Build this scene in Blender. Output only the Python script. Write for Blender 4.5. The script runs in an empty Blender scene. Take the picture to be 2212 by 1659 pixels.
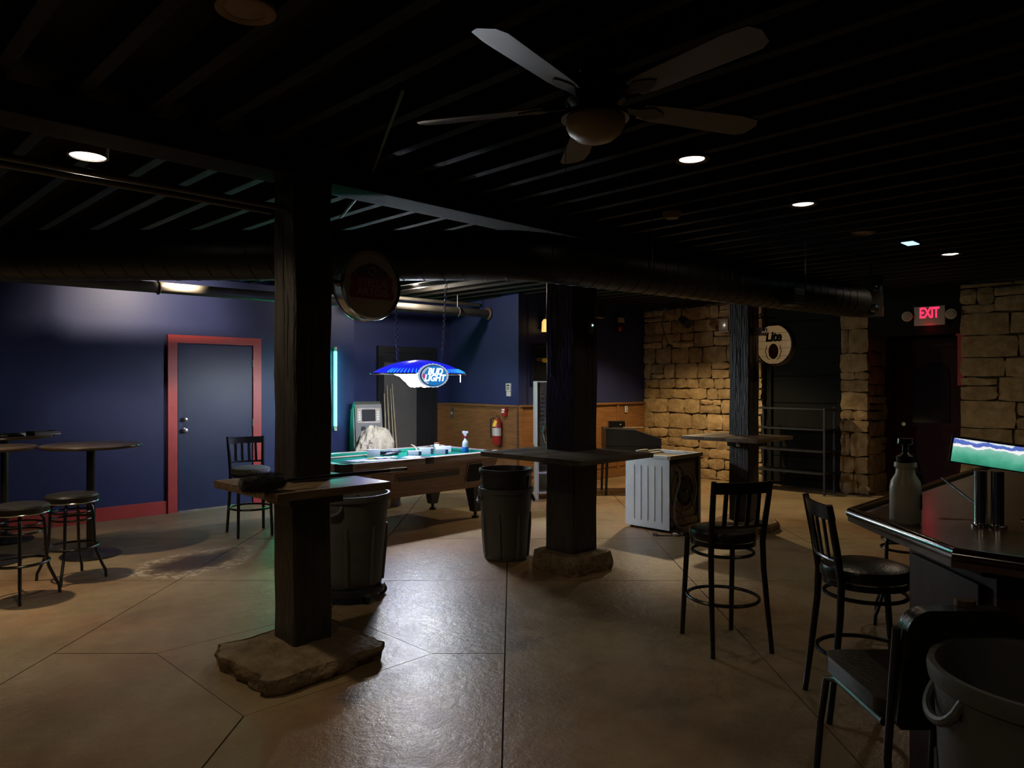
import bpy, bmesh, math, random
from mathutils import Vector, Matrix
random.seed(7)
PI = math.pi
C = bpy.context.scene.collection
# ------------------------------------------------------------------ camera, world, exposure
SC = bpy.context.scene
cam = bpy.data.cameras.new('camera'); cam.sensor_width = 36.0; cam.lens = 36.0*1575/2212
cam.clip_start = 0.05; cam.clip_end = 100
camo = bpy.data.objects.new('camera', cam); C.objects.link(camo)
camo.location = (0, 0, 1.62); camo.rotation_euler = (PI/2, 0, -PI/4)
SC.camera = camo
SC.cycles.max_bounces = 5; SC.cycles.diffuse_bounces = 3; SC.cycles.glossy_bounces = 3; SC.cycles.transmission_bounces = 4
SC.cycles.caustics_reflective = False; SC.cycles.caustics_refractive = False; SC.cycles.adaptive_threshold = 0.03
w = bpy.data.worlds.new('world'); SC.world = w; w.use_nodes = True
w.node_tree.nodes['Background'].inputs[0].default_value = (0.9, 0.75, 0.6, 1)
w.node_tree.nodes['Background'].inputs[1].default_value = 0.0
vs = SC.view_settings
vs.view_transform = 'Standard'; vs.look = 'None'; vs.gamma = 1.0; vs.use_curve_mapping = False
vs.exposure = 0.0
# lamp strengths (the lamps themselves are built with their fixtures)
E_POOL, E_LEFT, E_WALL, E_ALCOVE, E_STONE, E_ROW, E_BAR, E_NEAR = 22, 46, 210, 85, 320, 6, 9, 12
WARM = (1.0, 0.80, 0.55); COOL = (0.93, 0.97, 1.0)

# ------------------------------------------------------------------ materials
def mat(name, col, rough=0.6, metal=0.0, var=0.12, scale=6.0, bump=0.0, bscale=40.0, emit=None, estr=0.0,
        stretch=(1, 1, 1), col2=None, spec=0.5, trans=0.0, coat=0.0, rvar=0.0):
    m = bpy.data.materials.new(name); m.use_nodes = True
    nt = m.node_tree; n = nt.nodes; L = nt.links
    p = n['Principled BSDF']
    tc = n.new('ShaderNodeTexCoord'); mp = n.new('ShaderNodeMapping'); mp.inputs['Scale'].default_value = stretch
    L.new(tc.outputs['Object'], mp.inputs[0])
    ns = n.new('ShaderNodeTexNoise'); ns.inputs['Scale'].default_value = scale; ns.inputs['Detail'].default_value = 2.5
    L.new(mp.outputs[0], ns.inputs[0])
    cr = n.new('ShaderNodeValToRGB')
    c2 = col2 or tuple(min(1, c*(1+var)) for c in col)
    c1 = col if col2 else tuple(c*(1-var) for c in col)
    cr.color_ramp.elements[0].color = (*c1, 1); cr.color_ramp.elements[1].color = (*c2, 1)
    cr.color_ramp.elements[0].position = 0.3; cr.color_ramp.elements[1].position = 0.7
    L.new(ns.outputs['Fac'], cr.inputs[0]); L.new(cr.outputs[0], p.inputs['Base Color'])
    p.inputs['Roughness'].default_value = rough; p.inputs['Metallic'].default_value = metal
    p.inputs['Specular IOR Level'].default_value = spec
    if coat: p.inputs['Coat Weight'].default_value = coat; p.inputs['Coat Roughness'].default_value = 0.15
    if trans: p.inputs['Transmission Weight'].default_value = trans
    if rvar:
        mr = n.new('ShaderNodeMapRange'); mr.inputs[3].default_value = max(0.02, rough-rvar); mr.inputs[4].default_value = min(1, rough+rvar)
        L.new(ns.outputs['Fac'], mr.inputs[0]); L.new(mr.outputs[0], p.inputs['Roughness'])
    if bump:
        nb = n.new('ShaderNodeTexNoise'); nb.inputs['Scale'].default_value = bscale; nb.inputs['Detail'].default_value = 3
        L.new(mp.outputs[0], nb.inputs[0])
        b = n.new('ShaderNodeBump'); b.inputs['Strength'].default_value = bump; b.inputs['Distance'].default_value = 0.02
        L.new(nb.outputs['Fac'], b.inputs['Height']); L.new(b.outputs[0], p.inputs['Normal'])
    if emit:
        if estr < 16: m.cycles.emission_sampling = 'NONE'
        p.inputs['Emission Color'].default_value = (*emit, 1); p.inputs['Emission Strength'].default_value = estr
    return m

M = {}
M['blue'] = mat('blue_wall_paint', (0.022, 0.029, 0.09), 0.5, spec=0.28, var=0.1, scale=1.5, bump=0.05, bscale=120)
M['bluedoor'] = mat('blue_door_paint', (0.018, 0.028, 0.068), 0.45, spec=0.28, var=0.06, scale=2, bump=0.04, bscale=90)
M['red'] = mat('red_trim_paint', (0.36, 0.035, 0.028), 0.45, var=0.1, scale=5, bump=0.05)
M['black'] = mat('black_paint', (0.006, 0.0055, 0.005), 0.75, var=0.3, scale=8, bump=0.1, spec=0.15)
M['ceil'] = mat('black_ceiling_paint', (0.011, 0.009, 0.007), 0.7, var=0.3, spec=0.2, scale=4, bump=0.15)
M['joist'] = mat('dark_joist_paint', (0.013, 0.0105, 0.008), 0.7, var=0.3, spec=0.25, scale=5, bump=0.2, stretch=(6, 1, 6))
M['post'] = mat('black_painted_timber', (0.034, 0.030, 0.026), 0.45, var=0.3, scale=5, bump=0.45, bscale=14, stretch=(4, 4, 0.6))
M['shelfwood'] = mat('worn_shelf_wood', (0.10, 0.062, 0.034), 0.4, col2=(0.21, 0.145, 0.085), scale=5, bump=0.1, bscale=20, stretch=(1, 7, 7))
M['greyboard'] = mat('grey_painted_board', (0.085, 0.075, 0.06), 0.4, col2=(0.17, 0.15, 0.12), scale=4, bump=0.1, bscale=20, stretch=(1, 6, 6))
M['shelfedge'] = mat('dark_shelf_edge', (0.03, 0.024, 0.018), 0.4, var=0.3, scale=9)
M['basestone'] = mat('rough_base_stone', (0.13, 0.085, 0.045), 0.85, col2=(0.26, 0.19, 0.11), scale=9, bump=1.0, bscale=30)
M['jointdark'] = mat('dark_floor_joint', (0.012, 0.010, 0.008), 0.9, var=0.3, scale=20)
M['mortar'] = mat('mortar_joint', (0.10, 0.07, 0.035), 0.95, var=0.3, scale=20, bump=0.5)
M['oak'] = mat('oak_panelling', (0.16, 0.068, 0.022), 0.38, col2=(0.25, 0.115, 0.04), scale=3, bump=0.06, bscale=12, stretch=(1.2, 1.2, 14))
M['chrome'] = mat('chrome', (0.65, 0.65, 0.65), 0.2, 1.0, var=0.05)
M['steel'] = mat('galvanised_steel', (0.22, 0.2, 0.18), 0.42, 0.85, var=0.2, scale=10)
M['duct'] = mat('dark_duct_paint', (0.009, 0.008, 0.007), 0.45, 0.0, var=0.2, scale=5, spec=0.35)
M['pipe'] = mat('painted_pipe', (0.085, 0.075, 0.06), 0.5, 0.2, var=0.15, scale=7)
M['blackmetal'] = mat('black_metal', (0.012, 0.012, 0.013), 0.3, var=0.2, scale=12)
M['vinyl'] = mat('black_vinyl', (0.018, 0.017, 0.015), 0.3, var=0.2, scale=18, bump=0.08, bscale=60)
M['fabric'] = mat('grey_fabric', (0.14, 0.15, 0.12), 0.9, var=0.3, scale=50, bump=0.4, bscale=200)
M['tabletop'] = mat('brown_laminate', (0.045, 0.033, 0.023), 0.33, col2=(0.10, 0.074, 0.05), scale=7, rvar=0.1)
M['cangrey'] = mat('grey_can_plastic', (0.085, 0.085, 0.08), 0.5, var=0.1, scale=9, bump=0.06, bscale=80)
M['canblack'] = mat('black_can_plastic', (0.025, 0.026, 0.027), 0.42, var=0.15, scale=9, bump=0.06)
M['white'] = mat('white_enamel', (0.66, 0.72, 0.72), 0.35, var=0.04, scale=5)
M['offwhite'] = mat('offwhite_plastic', (0.55, 0.53, 0.48), 0.45, var=0.05)
M['beigeplastic'] = mat('beige_tub_plastic', (0.24, 0.20, 0.14), 0.45, var=0.15, scale=8)
M['darkmetal'] = mat('dark_steel', (0.03, 0.028, 0.025), 0.45, 0.4, var=0.2)
M['rackmetal'] = mat('black_rack_metal', (0.008, 0.009, 0.009), 0.5, 0.2, var=0.2)
M['felt'] = mat('green_felt', (0.012, 0.19, 0.11), 0.95, var=0.1, scale=60, bump=0.15, bscale=300, spec=0.1)
M['poolwood'] = mat('pool_walnut_laminate', (0.15, 0.068, 0.038), 0.42, col2=(0.24, 0.12, 0.07), scale=4, bump=0.04, stretch=(1.2, 8, 14))
M['poolrail'] = mat('scuffed_rail_wood', (0.22, 0.16, 0.12), 0.35, col2=(0.5, 0.42, 0.36), scale=6, stretch=(0.6, 5, 5))
M['tan'] = mat('tan_drop_cloth', (0.27, 0.235, 0.155), 0.95, var=0.2, scale=7, bump=0.9, bscale=14)
M['paper'] = mat('white_paper', (0.8, 0.82, 0.8), 0.7, var=0.03)
M['carton'] = mat('white_carton', (0.72, 0.74, 0.72), 0.6, var=0.06)
M['navy'] = mat('navy_print', (0.02, 0.035, 0.09), 0.5)
M['yellow'] = mat('yellow_tag', (0.8, 0.52, 0.03), 0.55, var=0.05)
M['redplastic'] = mat('red_plastic', (0.33, 0.02, 0.018), 0.35, var=0.1)
M['bluefluid'] = mat('blue_cleaner', (0.02, 0.17, 0.65), 0.2, var=0.05)
M['clearish'] = mat('frosted_bottle_plastic', (0.62, 0.72, 0.74), 0.3, var=0.03)
M['jug'] = mat('milky_jug_plastic', (0.72, 0.70, 0.58), 0.35, var=0.05)
M['bar'] = mat('bar_top_wood', (0.075, 0.034, 0.016), 0.32, col2=(0.14, 0.068, 0.032), scale=3, stretch=(1, 6, 6), coat=0.4, bump=0.03)
M['barrail'] = mat('bar_rail_wood', (0.03, 0.017, 0.01), 0.16, var=0.3, scale=5, coat=0.8)
M['barbody'] = mat('dark_red_bar_wood', (0.045, 0.011, 0.008), 0.55, spec=0.25, var=0.3, scale=4, stretch=(3, 3, 0.6))
M['doorgrey'] = mat('grey_door_paint', (0.105, 0.1, 0.092), 0.42, var=0.08, scale=2)
M['doorblack'] = mat('black_door_frame', (0.01, 0.011, 0.014), 0.5)
M['garage'] = mat('dark_green_panel_door', (0.006, 0.007, 0.0055), 0.75, var=0.15, scale=3, bump=0.1, spec=0.15)
M['reddoor'] = mat('dark_red_door', (0.03, 0.0035, 0.004), 0.6, spec=0.2, var=0.2)
M['glassdark'] = mat('dark_glass', (0.02, 0.015, 0.015), 0.08, var=0.1)
M['atm'] = mat('atm_grey_plastic', (0.075, 0.07, 0.06), 0.5, var=0.06)
M['atmside'] = mat('atm_green_side', (0.06, 0.085, 0.085), 0.4, var=0.1)
M['screen'] = mat('dark_screen', (0.008, 0.008, 0.010), 0.5, spec=0.12)
M['cue'] = mat('pale_pole_wood', (0.40, 0.31, 0.19), 0.5, var=0.15, scale=5)
M['fuzz'] = mat('black_duster_fibre', (0.06, 0.062, 0.07), 0.95, var=0.4, scale=60)
M['fanblade'] = mat('fan_blade_wood', (0.14, 0.13, 0.15), 0.42, var=0.1, scale=4)
M['fanmetal'] = mat('dark_bronze', (0.03, 0.018, 0.015), 0.35, 0.5)
M['bowl'] = mat('frosted_bowl_glass', (0.38, 0.30, 0.18), 0.4, var=0.06)
M['trimring'] = mat('tan_light_trim', (0.3, 0.2, 0.11), 0.5, var=0.1)
M['signface'] = mat('cream_sign_face', (0.5, 0.46, 0.4), 0.3, var=0.04)
M['signred'] = mat('sign_red', (0.25, 0.02, 0.035), 0.35, var=0.1)
M['signgold'] = mat('sign_gold', (0.10, 0.075, 0.045), 0.4, var=0.2)
M['signtext'] = mat('sign_lettering', (0.5, 0.36, 0.35), 0.4)
M['plank'] = mat('sign_planks_added_glow', (0.55, 0.40, 0.22), 0.5, emit=(0.8, 0.50, 0.22), estr=0.16, var=0.12, scale=4, stretch=(1, 1, 8))  # pale planks with a faint glow added so the sign face reads lit
M['barrel'] = mat('brown_sign_rim', (0.085, 0.04, 0.018), 0.45, var=0.2)
M['ink'] = mat('black_ink', (0.012, 0.01, 0.01), 0.5)
M['copper'] = mat('copper_print', (0.24, 0.08, 0.025), 0.5)
M['lens'] = mat('lamp_lens', (0.9, 0.85, 0.75), 0.4, emit=(1.0, 0.86, 0.62), estr=3.0)
M['lensbright'] = mat('lamp_lens_bright', (0.9, 0.85, 0.75), 0.4, emit=(1.0, 0.93, 0.8), estr=14.0)
M['lenscool'] = mat('lamp_lens_cool', (0.8, 0.9, 1), 0.4, emit=(0.45, 0.75, 1.0), estr=1.6)
M['cyan'] = mat('cyan_tube_glow', (0.2, 0.9, 0.8), 0.4, emit=(0.02, 0.95, 0.70), estr=24.0)
M['green'] = mat('green_tube_glow', (0.1, 0.9, 0.3), 0.4, emit=(0.01, 1.0, 0.36), estr=34.0)
M['poolwhite'] = mat('lit_white_plastic', (0.9, 0.95, 1), 0.4, emit=(0.9, 0.96, 1.0), estr=230.0)
M['letterwhite'] = mat('lit_white_letter', (0.9, 0.95, 1), 0.4, emit=(0.9, 0.96, 1.0), estr=1.2)
M['poolblue'] = mat('lit_blue_canopy', (0.01, 0.03, 0.5), 0.12, emit=(0.012, 0.018, 0.8), estr=1.1, coat=0.6)
M['poolcyan'] = mat('lit_cyan_rib', (0.1, 0.5, 0.8), 0.3, emit=(0.05, 0.5, 0.9), estr=0.8)
M['logoblue'] = mat('lit_logo_blue', (0.02, 0.25, 0.6), 0.3, emit=(0.015, 0.19, 0.55), estr=0.9)
M['logonavy'] = mat('logo_navy', (0.01, 0.02, 0.1), 0.3, emit=(0.01, 0.03, 0.14), estr=0.6)
M['logosilver'] = mat('lit_logo_silver', (0.5, 0.6, 0.7), 0.3, emit=(0.42, 0.55, 0.72), estr=0.8)
M['logored'] = mat('lit_logo_red', (0.7, 0.05, 0.2), 0.3, emit=(0.6, 0.05, 0.25), estr=0.8)
M['exitred'] = mat('exit_letter_glow', (0.9, 0.05, 0.1), 0.4, emit=(1.0, 0.02, 0.08), estr=2.2)
M['exitbox'] = mat('exit_sign_housing', (0.5, 0.42, 0.32), 0.5, var=0.05)
M['amber'] = mat('amber_lamp_glow', (0.9, 0.6, 0.2), 0.4, emit=(1.0, 0.58, 0.16), estr=1.1)
M['led'] = mat('blue_led', (0.5, 0.8, 1), 0.4, emit=(0.4, 0.8, 1.0), estr=3.0)
M['smoke'] = mat('smoked_clear_plastic', (0.10, 0.085, 0.07), 0.15, var=0.1, trans=0.6)
M['strobe'] = mat('clear_strobe', (0.4, 0.33, 0.25), 0.15)
M['sprayhose'] = M['blackmetal']
M['cable'] = mat('grey_cable', (0.09, 0.09, 0.09), 0.5)
M['hose'] = mat('grey_drain_hose', (0.3, 0.3, 0.32), 0.4)

def stone_mat():
    m = mat('ashlar_sandstone', (0.24, 0.155, 0.065), 0.9, col2=(0.40, 0.285, 0.14), scale=9, bump=0.9, bscale=16)
    n = m.node_tree.nodes; L = m.node_tree.links; p = n['Principled BSDF']
    oi = n.new('ShaderNodeObjectInfo'); mr = n.new('ShaderNodeMapRange'); mr.inputs[3].default_value = 0.72; mr.inputs[4].default_value = 1.15
    L.new(oi.outputs['Random'], mr.inputs[0])
    hs = n.new('ShaderNodeHueSaturation'); L.new(mr.outputs[0], hs.inputs['Value'])
    src = p.inputs['Base Color'].links[0].from_socket
    L.new(src, hs.inputs['Color']); L.new(hs.outputs[0], p.inputs['Base Color'])
    return m
M['stone'] = stone_mat()

def floor_mat():
    m = bpy.data.materials.new('stained_concrete'); m.use_nodes = True
    nt = m.node_tree; n = nt.nodes; L = nt.links; p = n['Principled BSDF']
    g = n.new('ShaderNodeNewGeometry')
    def noise(s, d=6, r=0.55):
        q = n.new('ShaderNodeTexNoise'); q.inputs['Scale'].default_value = s; q.inputs['Detail'].default_value = d; q.inputs['Roughness'].default_value = r
        L.new(g.outputs['Position'], q.inputs[0]); return q
    def ramp(src, stops):
        r = n.new('ShaderNodeValToRGB'); e = r.color_ramp.elements
        e[0].position, e[0].color = stops[0][0], (*stops[0][1], 1); e[1].position, e[1].color = stops[-1][0], (*stops[-1][1], 1)
        for q, c in stops[1:-1]:
            x = e.new(q); x.color = (*c, 1)
        L.new(src, r.inputs[0]); return r
    def mix(f, a, b):
        x = n.new('ShaderNodeMix'); x.data_type = 'RGBA'
        if isinstance(f, float): x.inputs[0].default_value = f
        else: L.new(f, x.inputs[0])
        for s, v in ((6, a), (7, b)):
            if isinstance(v, tuple): x.inputs[s].default_value = (*v, 1)
            else: L.new(v, x.inputs[s])
        return x.outputs[2]
    a = noise(0.9, 4); b = noise(7, 4, 0.65)
    base = ramp(a.outputs['Fac'], [(0.3, (0.17, 0.115, 0.06)), (0.5, (0.27, 0.195, 0.112)), (0.72, (0.35, 0.265, 0.16))])
    hue = ramp(noise(0.55, 4, 0.6).outputs['Fac'], [(0.36, (1.12, 0.92, 0.80)), (0.5, (1.0, 1.0, 0.96)), (0.64, (0.94, 1.0, 0.92))])
    fine = ramp(b.outputs['Fac'], [(0.25, (0.8, 0.78, 0.75)), (0.75, (1.1, 1.1, 1.1))])
    mul = n.new('ShaderNodeMix'); mul.data_type = 'RGBA'; mul.blend_type = 'MULTIPLY'; mul.inputs[0].default_value = 1
    L.new(base.outputs[0], mul.inputs[6]); L.new(fine.outputs[0], mul.inputs[7])
    mul2 = n.new('ShaderNodeMix'); mul2.data_type = 'RGBA'; mul2.blend_type = 'MULTIPLY'; mul2.inputs[0].default_value = 1
    L.new(mul.outputs[2], mul2.inputs[6]); L.new(hue.outputs[0], mul2.inputs[7]); mul = mul2
    # the worn scorched patch near the round tables
    def patch(cx, cy, rx, ry, ang, warp):
        mp = n.new('ShaderNodeMapping'); mp.vector_type = 'POINT'
        s = n.new('ShaderNodeVectorMath'); s.operation = 'SUBTRACT'; s.inputs[1].default_value = (cx, cy, 0); L.new(g.outputs['Position'], s.inputs[0])
        wv = n.new('ShaderNodeVectorMath'); wv.operation = 'SCALE'; wv.inputs['Scale'].default_value = warp
        q = noise(3.2, 4, 0.6); L.new(q.outputs['Color'], wv.inputs[0])
        ad = n.new('ShaderNodeVectorMath'); ad.operation = 'ADD'; L.new(s.outputs[0], ad.inputs[0]); L.new(wv.outputs[0], ad.inputs[1])
        su = n.new('ShaderNodeVectorMath'); su.operation = 'SUBTRACT'; su.inputs[1].default_value = (warp*.5,)*3; L.new(ad.outputs[0], su.inputs[0])
        mp.inputs['Rotation'].default_value = (0, 0, ang); L.new(su.outputs[0], mp.inputs[0])
        sc = n.new('ShaderNodeVectorMath'); sc.operation = 'MULTIPLY'; sc.inputs[1].default_value = (1/rx, 1/ry, 0); L.new(mp.outputs[0], sc.inputs[0])
        ln = n.new('ShaderNodeVectorMath'); ln.operation = 'LENGTH'; L.new(sc.outputs[0], ln.inputs[0]); return ln.outputs['Value']
    d = patch(2.68, 6.72, 0.72, 0.46, -0.45, 0.6)
    dark = ramp(d, [(0.35, (1, 1, 1)), (0.98, (0, 0, 0))])
    edge = ramp(d, [(0.55, (0, 0, 0)), (0.80, (1, 1, 1)), (0.99, (0, 0, 0))])
    chip = ramp(noise(16, 4, 0.7).outputs['Fac'], [(0.44, (0, 0, 0)), (0.56, (1, 1, 1))])
    em = n.new('ShaderNodeMath'); em.operation = 'MULTIPLY'; L.new(edge.outputs[0], em.inputs[0]); L.new(chip.outputs[0], em.inputs[1])
    dm = n.new('ShaderNodeMath'); dm.operation = 'MULTIPLY'; L.new(dark.outputs[0], dm.inputs[0]); dm.inputs[1].default_value = 0.93
    c1 = mix(dm.outputs[0], mul.outputs[2], (0.028, 0.018, 0.010)); c2 = mix(em.outputs[0], c1, (0.5, 0.42, 0.3))
    L.new(c2, p.inputs['Base Color'])
    rr = n.new('ShaderNodeMapRange'); rr.inputs[3].default_value = 0.26; rr.inputs[4].default_value = 0.50; L.new(noise(5, 4, 0.7).outputs['Fac'], rr.inputs[0])
    L.new(rr.outputs[0], p.inputs['Roughness'])
    bp = n.new('ShaderNodeBump'); bp.inputs['Strength'].default_value = 0.36; bp.inputs['Distance'].default_value = 0.012
    L.new(noise(20, 4, 0.7).outputs['Fac'], bp.inputs['Height']); L.new(bp.outputs[0], p.inputs['Normal'])
    p.inputs['Specular IOR Level'].default_value = 0.75
    return m
M['floor'] = floor_mat()

# ------------------------------------------------------------------ mesh helpers
def rotm(rx=0, ry=0, rz=0): return (Matrix.Rotation(rz, 3, 'Z') @ Matrix.Rotation(ry, 3, 'Y') @ Matrix.Rotation(rx, 3, 'X'))
class MB:
    def __init__(s): s.bm = bmesh.new()
    def box(s, c, d, r=None, bev=0.0, taper=None):
        """centre c, size d; taper=(tx,ty) scales the bottom face"""
        t = bmesh.ops.create_cube(s.bm, size=1.0)['verts']
        for v in t:
            p = Vector((v.co.x*d[0], v.co.y*d[1], v.co.z*d[2]))
            if taper and v.co.z < 0: p.x *= taper[0]; p.y *= taper[1]
            v.co = p
        if bev:
            es = list({e for v in t for e in v.link_edges})
            res = bmesh.ops.bevel(s.bm, geom=es, offset=bev, segments=2, affect='EDGES', profile=0.7)
            t = list({v for f in res['faces'] for v in f.verts} | {v for v in t if v.is_valid})
        for v in t:
            p = v.co.copy()
            if r is not None: p = r @ p
            v.co = p + Vector(c)
        return s
    def b2(s, lo, hi, bev=0.0):
        return s.box([(a+b)/2 for a, b in zip(lo, hi)], [b-a for a, b in zip(lo, hi)], bev=bev)
    def cyl(s, p0, p1, r0, r1=None, seg=16, caps=True):
        r1 = r0 if r1 is None else r1
        return s.sweep([p0, p1], [r0, r1], seg, caps)
    def sweep(s, pts, rad, seg=10, caps=True, closed=False):
        pts = [Vector(p) for p in pts]; n = len(pts)
        if not hasattr(rad, '__len__'): rad = [rad]*n
        tang = []
        for i in range(n):
            if closed: t = pts[(i+1) % n]-pts[i-1]
            else: t = pts[min(i+1, n-1)]-pts[max(i-1, 0)]
            tang.append(t.normalized())
        u = tang[0].orthogonal().normalized(); rings = []
        for i in range(n):
            t = tang[i]; u = (u - t*u.dot(t))
            u = u.normalized() if u.length > 1e-6 else t.orthogonal().normalized()
            v = t.cross(u)
            rings.append([s.bm.verts.new(pts[i]+(u*math.cos(a)+v*math.sin(a))*rad[i]) for a in [2*PI*k/seg for k in range(seg)]])
        m = n if closed else n-1
        for i in range(m):
            A, B = rings[i], rings[(i+1) % n]
            for k in range(seg): s.bm.faces.new((A[k], A[(k+1) % seg], B[(k+1) % seg], B[k]))
        if caps and not closed:
            s.bm.faces.new(rings[0][::-1]); s.bm.faces.new(rings[-1])
        return s
    def lathe(s, prof, seg=32, c=(0, 0, 0), r=None, sx=1, sy=1):
        rings = []
        for (q, z) in prof:
            if q < 1e-5:
                p = Vector((0, 0, z)); p = r @ p if r is not None else p
                rings.append([s.bm.verts.new(p+Vector(c))])
            else:
                rg = []
                for k in range(seg):
                    a = 2*PI*k/seg; p = Vector((q*math.cos(a)*sx, q*math.sin(a)*sy, z)); p = r @ p if r is not None else p
                    rg.append(s.bm.verts.new(p+Vector(c)))
                rings.append(rg)
        for A, B in zip(rings[:-1], rings[1:]):
            for k in range(seg):
                k2 = (k+1) % seg
                if len(A) == 1 and len(B) == 1: continue
                if len(A) == 1: s.bm.faces.new((A[0], B[k2], B[k]))
                elif len(B) == 1: s.bm.faces.new((A[k], A[k2], B[0]))
                else: s.bm.faces.new((A[k], A[k2], B[k2], B[k]))
        return s
    def prism(s, poly, z0, z1, f=None):
        """poly in 2d extruded z0..z1; f maps (x,y,z)->vector"""
        f = f or (lambda x, y, z: Vector((x, y, z)))
        a = [s.bm.verts.new(f(x, y, z0)) for x, y in poly]; b = [s.bm.verts.new(f(x, y, z1)) for x, y in poly]
        n = len(poly)
        s.bm.faces.new(a[::-1]); s.bm.faces.new(b)
        for i in range(n): s.bm.faces.new((a[i], a[(i+1) % n], b[(i+1) % n], b[i]))
        return s
    def torus(s, c, R, q, seg=32, seg2=8, r=None, a0=0, a1=2*PI):
        full = abs(a1-a0-2*PI) < 1e-6
        n = seg if full else seg+1
        pts = []
        for k in range(n):
            a = a0+(a1-a0)*k/seg; p = Vector((R*math.cos(a), R*math.sin(a), 0)); p = r @ p if r is not None else p
            pts.append(p+Vector(c))
        return s.sweep(pts, q, seg2, closed=full)
    def build(s, name, m, parent=None, smooth=True, xf=None):
        bmesh.ops.recalc_face_normals(s.bm, faces=s.bm.faces)
        me = bpy.data.meshes.new(name); s.bm.to_mesh(me); s.bm.free()
        if smooth:
            me.polygons.foreach_set('use_smooth', [True]*len(me.polygons))
            try: me.set_sharp_from_angle(angle=math.radians(35))
            except Exception: pass
        me.materials.append(M[m] if isinstance(m, str) else m)
        o = bpy.data.objects.new(name, me); C.objects.link(o)
        if parent is not None: o.parent = parent
        if xf is not None: o.matrix_local = xf
        return o
def tag(o, label, cat, group=None):
    o['label'] = label; o['category'] = cat
    if group: o['group'] = group
    return o
def thing(name, label, cat, loc=(0, 0, 0), rz=0, group=None):
    o = bpy.data.objects.new(name, None); C.objects.link(o); o.location = loc; o.rotation_euler = (0, 0, rz)
    o.empty_display_size = 0.1
    return tag(o, label, cat, group)
def struct(o): o['kind'] = 'structure'; return o
def lamp(kind, name, loc, energy, col, parent=None, **k):
    d = bpy.data.lights.new(name, kind); d.energy = energy; d.color = col
    for a, b in k.items():
        if a not in ('rot',): setattr(d, a, b)
    o = bpy.data.objects.new(name, d); C.objects.link(o); o.location = loc
    if 'rot' in k: o.rotation_euler = k['rot']
    if parent is not None: o.parent = parent
    return o
def text(name, body, m, parent, xf, size=0.1, extr=0.002, shear=0.0, off=0.0, space=1.0, sx=1.0):
    cu = bpy.data.curves.new(name, 'FONT'); cu.body = body; cu.size = size; cu.extrude = extr; cu.shear = shear; cu.offset = off
    cu.align_x = 'CENTER'; cu.align_y = 'CENTER'; cu.space_character = space; cu.resolution_u = 3
    t = bpy.data.objects.new(name+'_curve', cu); C.objects.link(t)
    bpy.context.view_layer.update()
    me = bpy.data.meshes.new_from_object(t.evaluated_get(bpy.context.evaluated_depsgraph_get()))
    bpy.data.objects.remove(t)
    me.materials.clear(); me.materials.append(M[m] if isinstance(m, str) else m)
    if sx != 1.0:
        for v in me.vertices: v.co.x *= sx
    o = bpy.data.objects.new(name, me); C.objects.link(o)
    o.parent = parent; o.matrix_local = xf
    return o
def facing(loc, nrm, up=(0, 0, 1)):
    """matrix whose local z looks along nrm and local y is up"""
    z = Vector(nrm).normalized(); x = Vector(up).cross(z).normalized(); y = z.cross(x)
    m = Matrix((x, y, z)).transposed().to_4x4(); m.translation = Vector(loc); return m
def ellipse(rx, ry, n=40, c=(0, 0)): return [(c[0]+rx*math.cos(2*PI*k/n), c[1]+ry*math.sin(2*PI*k/n)) for k in range(n)]
def rrect(x0, y0, x1, y1, r, n=5):
    P = []
    for cx, cy, a in ((x1-r, y1-r, 0), (x0+r, y1-r, PI/2), (x0+r, y0+r, PI), (x1-r, y0+r, 1.5*PI)):
        for k in range(n+1): P.append((cx+r*math.cos(a+PI/2*k/n), cy+r*math.sin(a+PI/2*k/n)))
    return P

# ================================================================== THE SETTING
# ---- floor: slabs between saw-cut joints
floor = MB().b2((-4, -5, -0.12), (13, 11, -0.008)).build('floor', 'jointdark', smooth=False); struct(floor)
def clip(poly, a, b, c):       # keep a*x+b*y<=c
    out = []
    for i in range(len(poly)):
        p, q = poly[i], poly[(i+1) % len(poly)]
        dp, dq = a*p[0]+b*p[1]-c, a*q[0]+b*q[1]-c
        if dp <= 0: out.append(p)
        if dp*dq < 0:
            t = dp/(dp-dq); out.append((p[0]+(q[0]-p[0])*t, p[1]+(q[1]-p[1])*t))
    return out
full = [(-4, -5), (13, -5), (13, 11), (-4, 11)]
us = [-20, -3.9, -1.85, -0.06, 2.1, 4.3, 6.5, 30]; vsum = [-20, 1.6, 3.9, 6.2, 8.5, 10.8, 13.4, 16.0, 40]
pc = (2.175, 4.025); ph = 0.585; G = 0.0042
def slab(poly):
    if len(poly) < 3: return
    ar = abs(sum(poly[i][0]*poly[(i+1) % len(poly)][1]-poly[(i+1) % len(poly)][0]*poly[i][1] for i in range(len(poly))))/2
    if ar < 0.01: return
    MB().prism(poly, -0.008, 0.0).build('slab', 'floor', floor, smooth=False)
g2 = G*1.414
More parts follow.
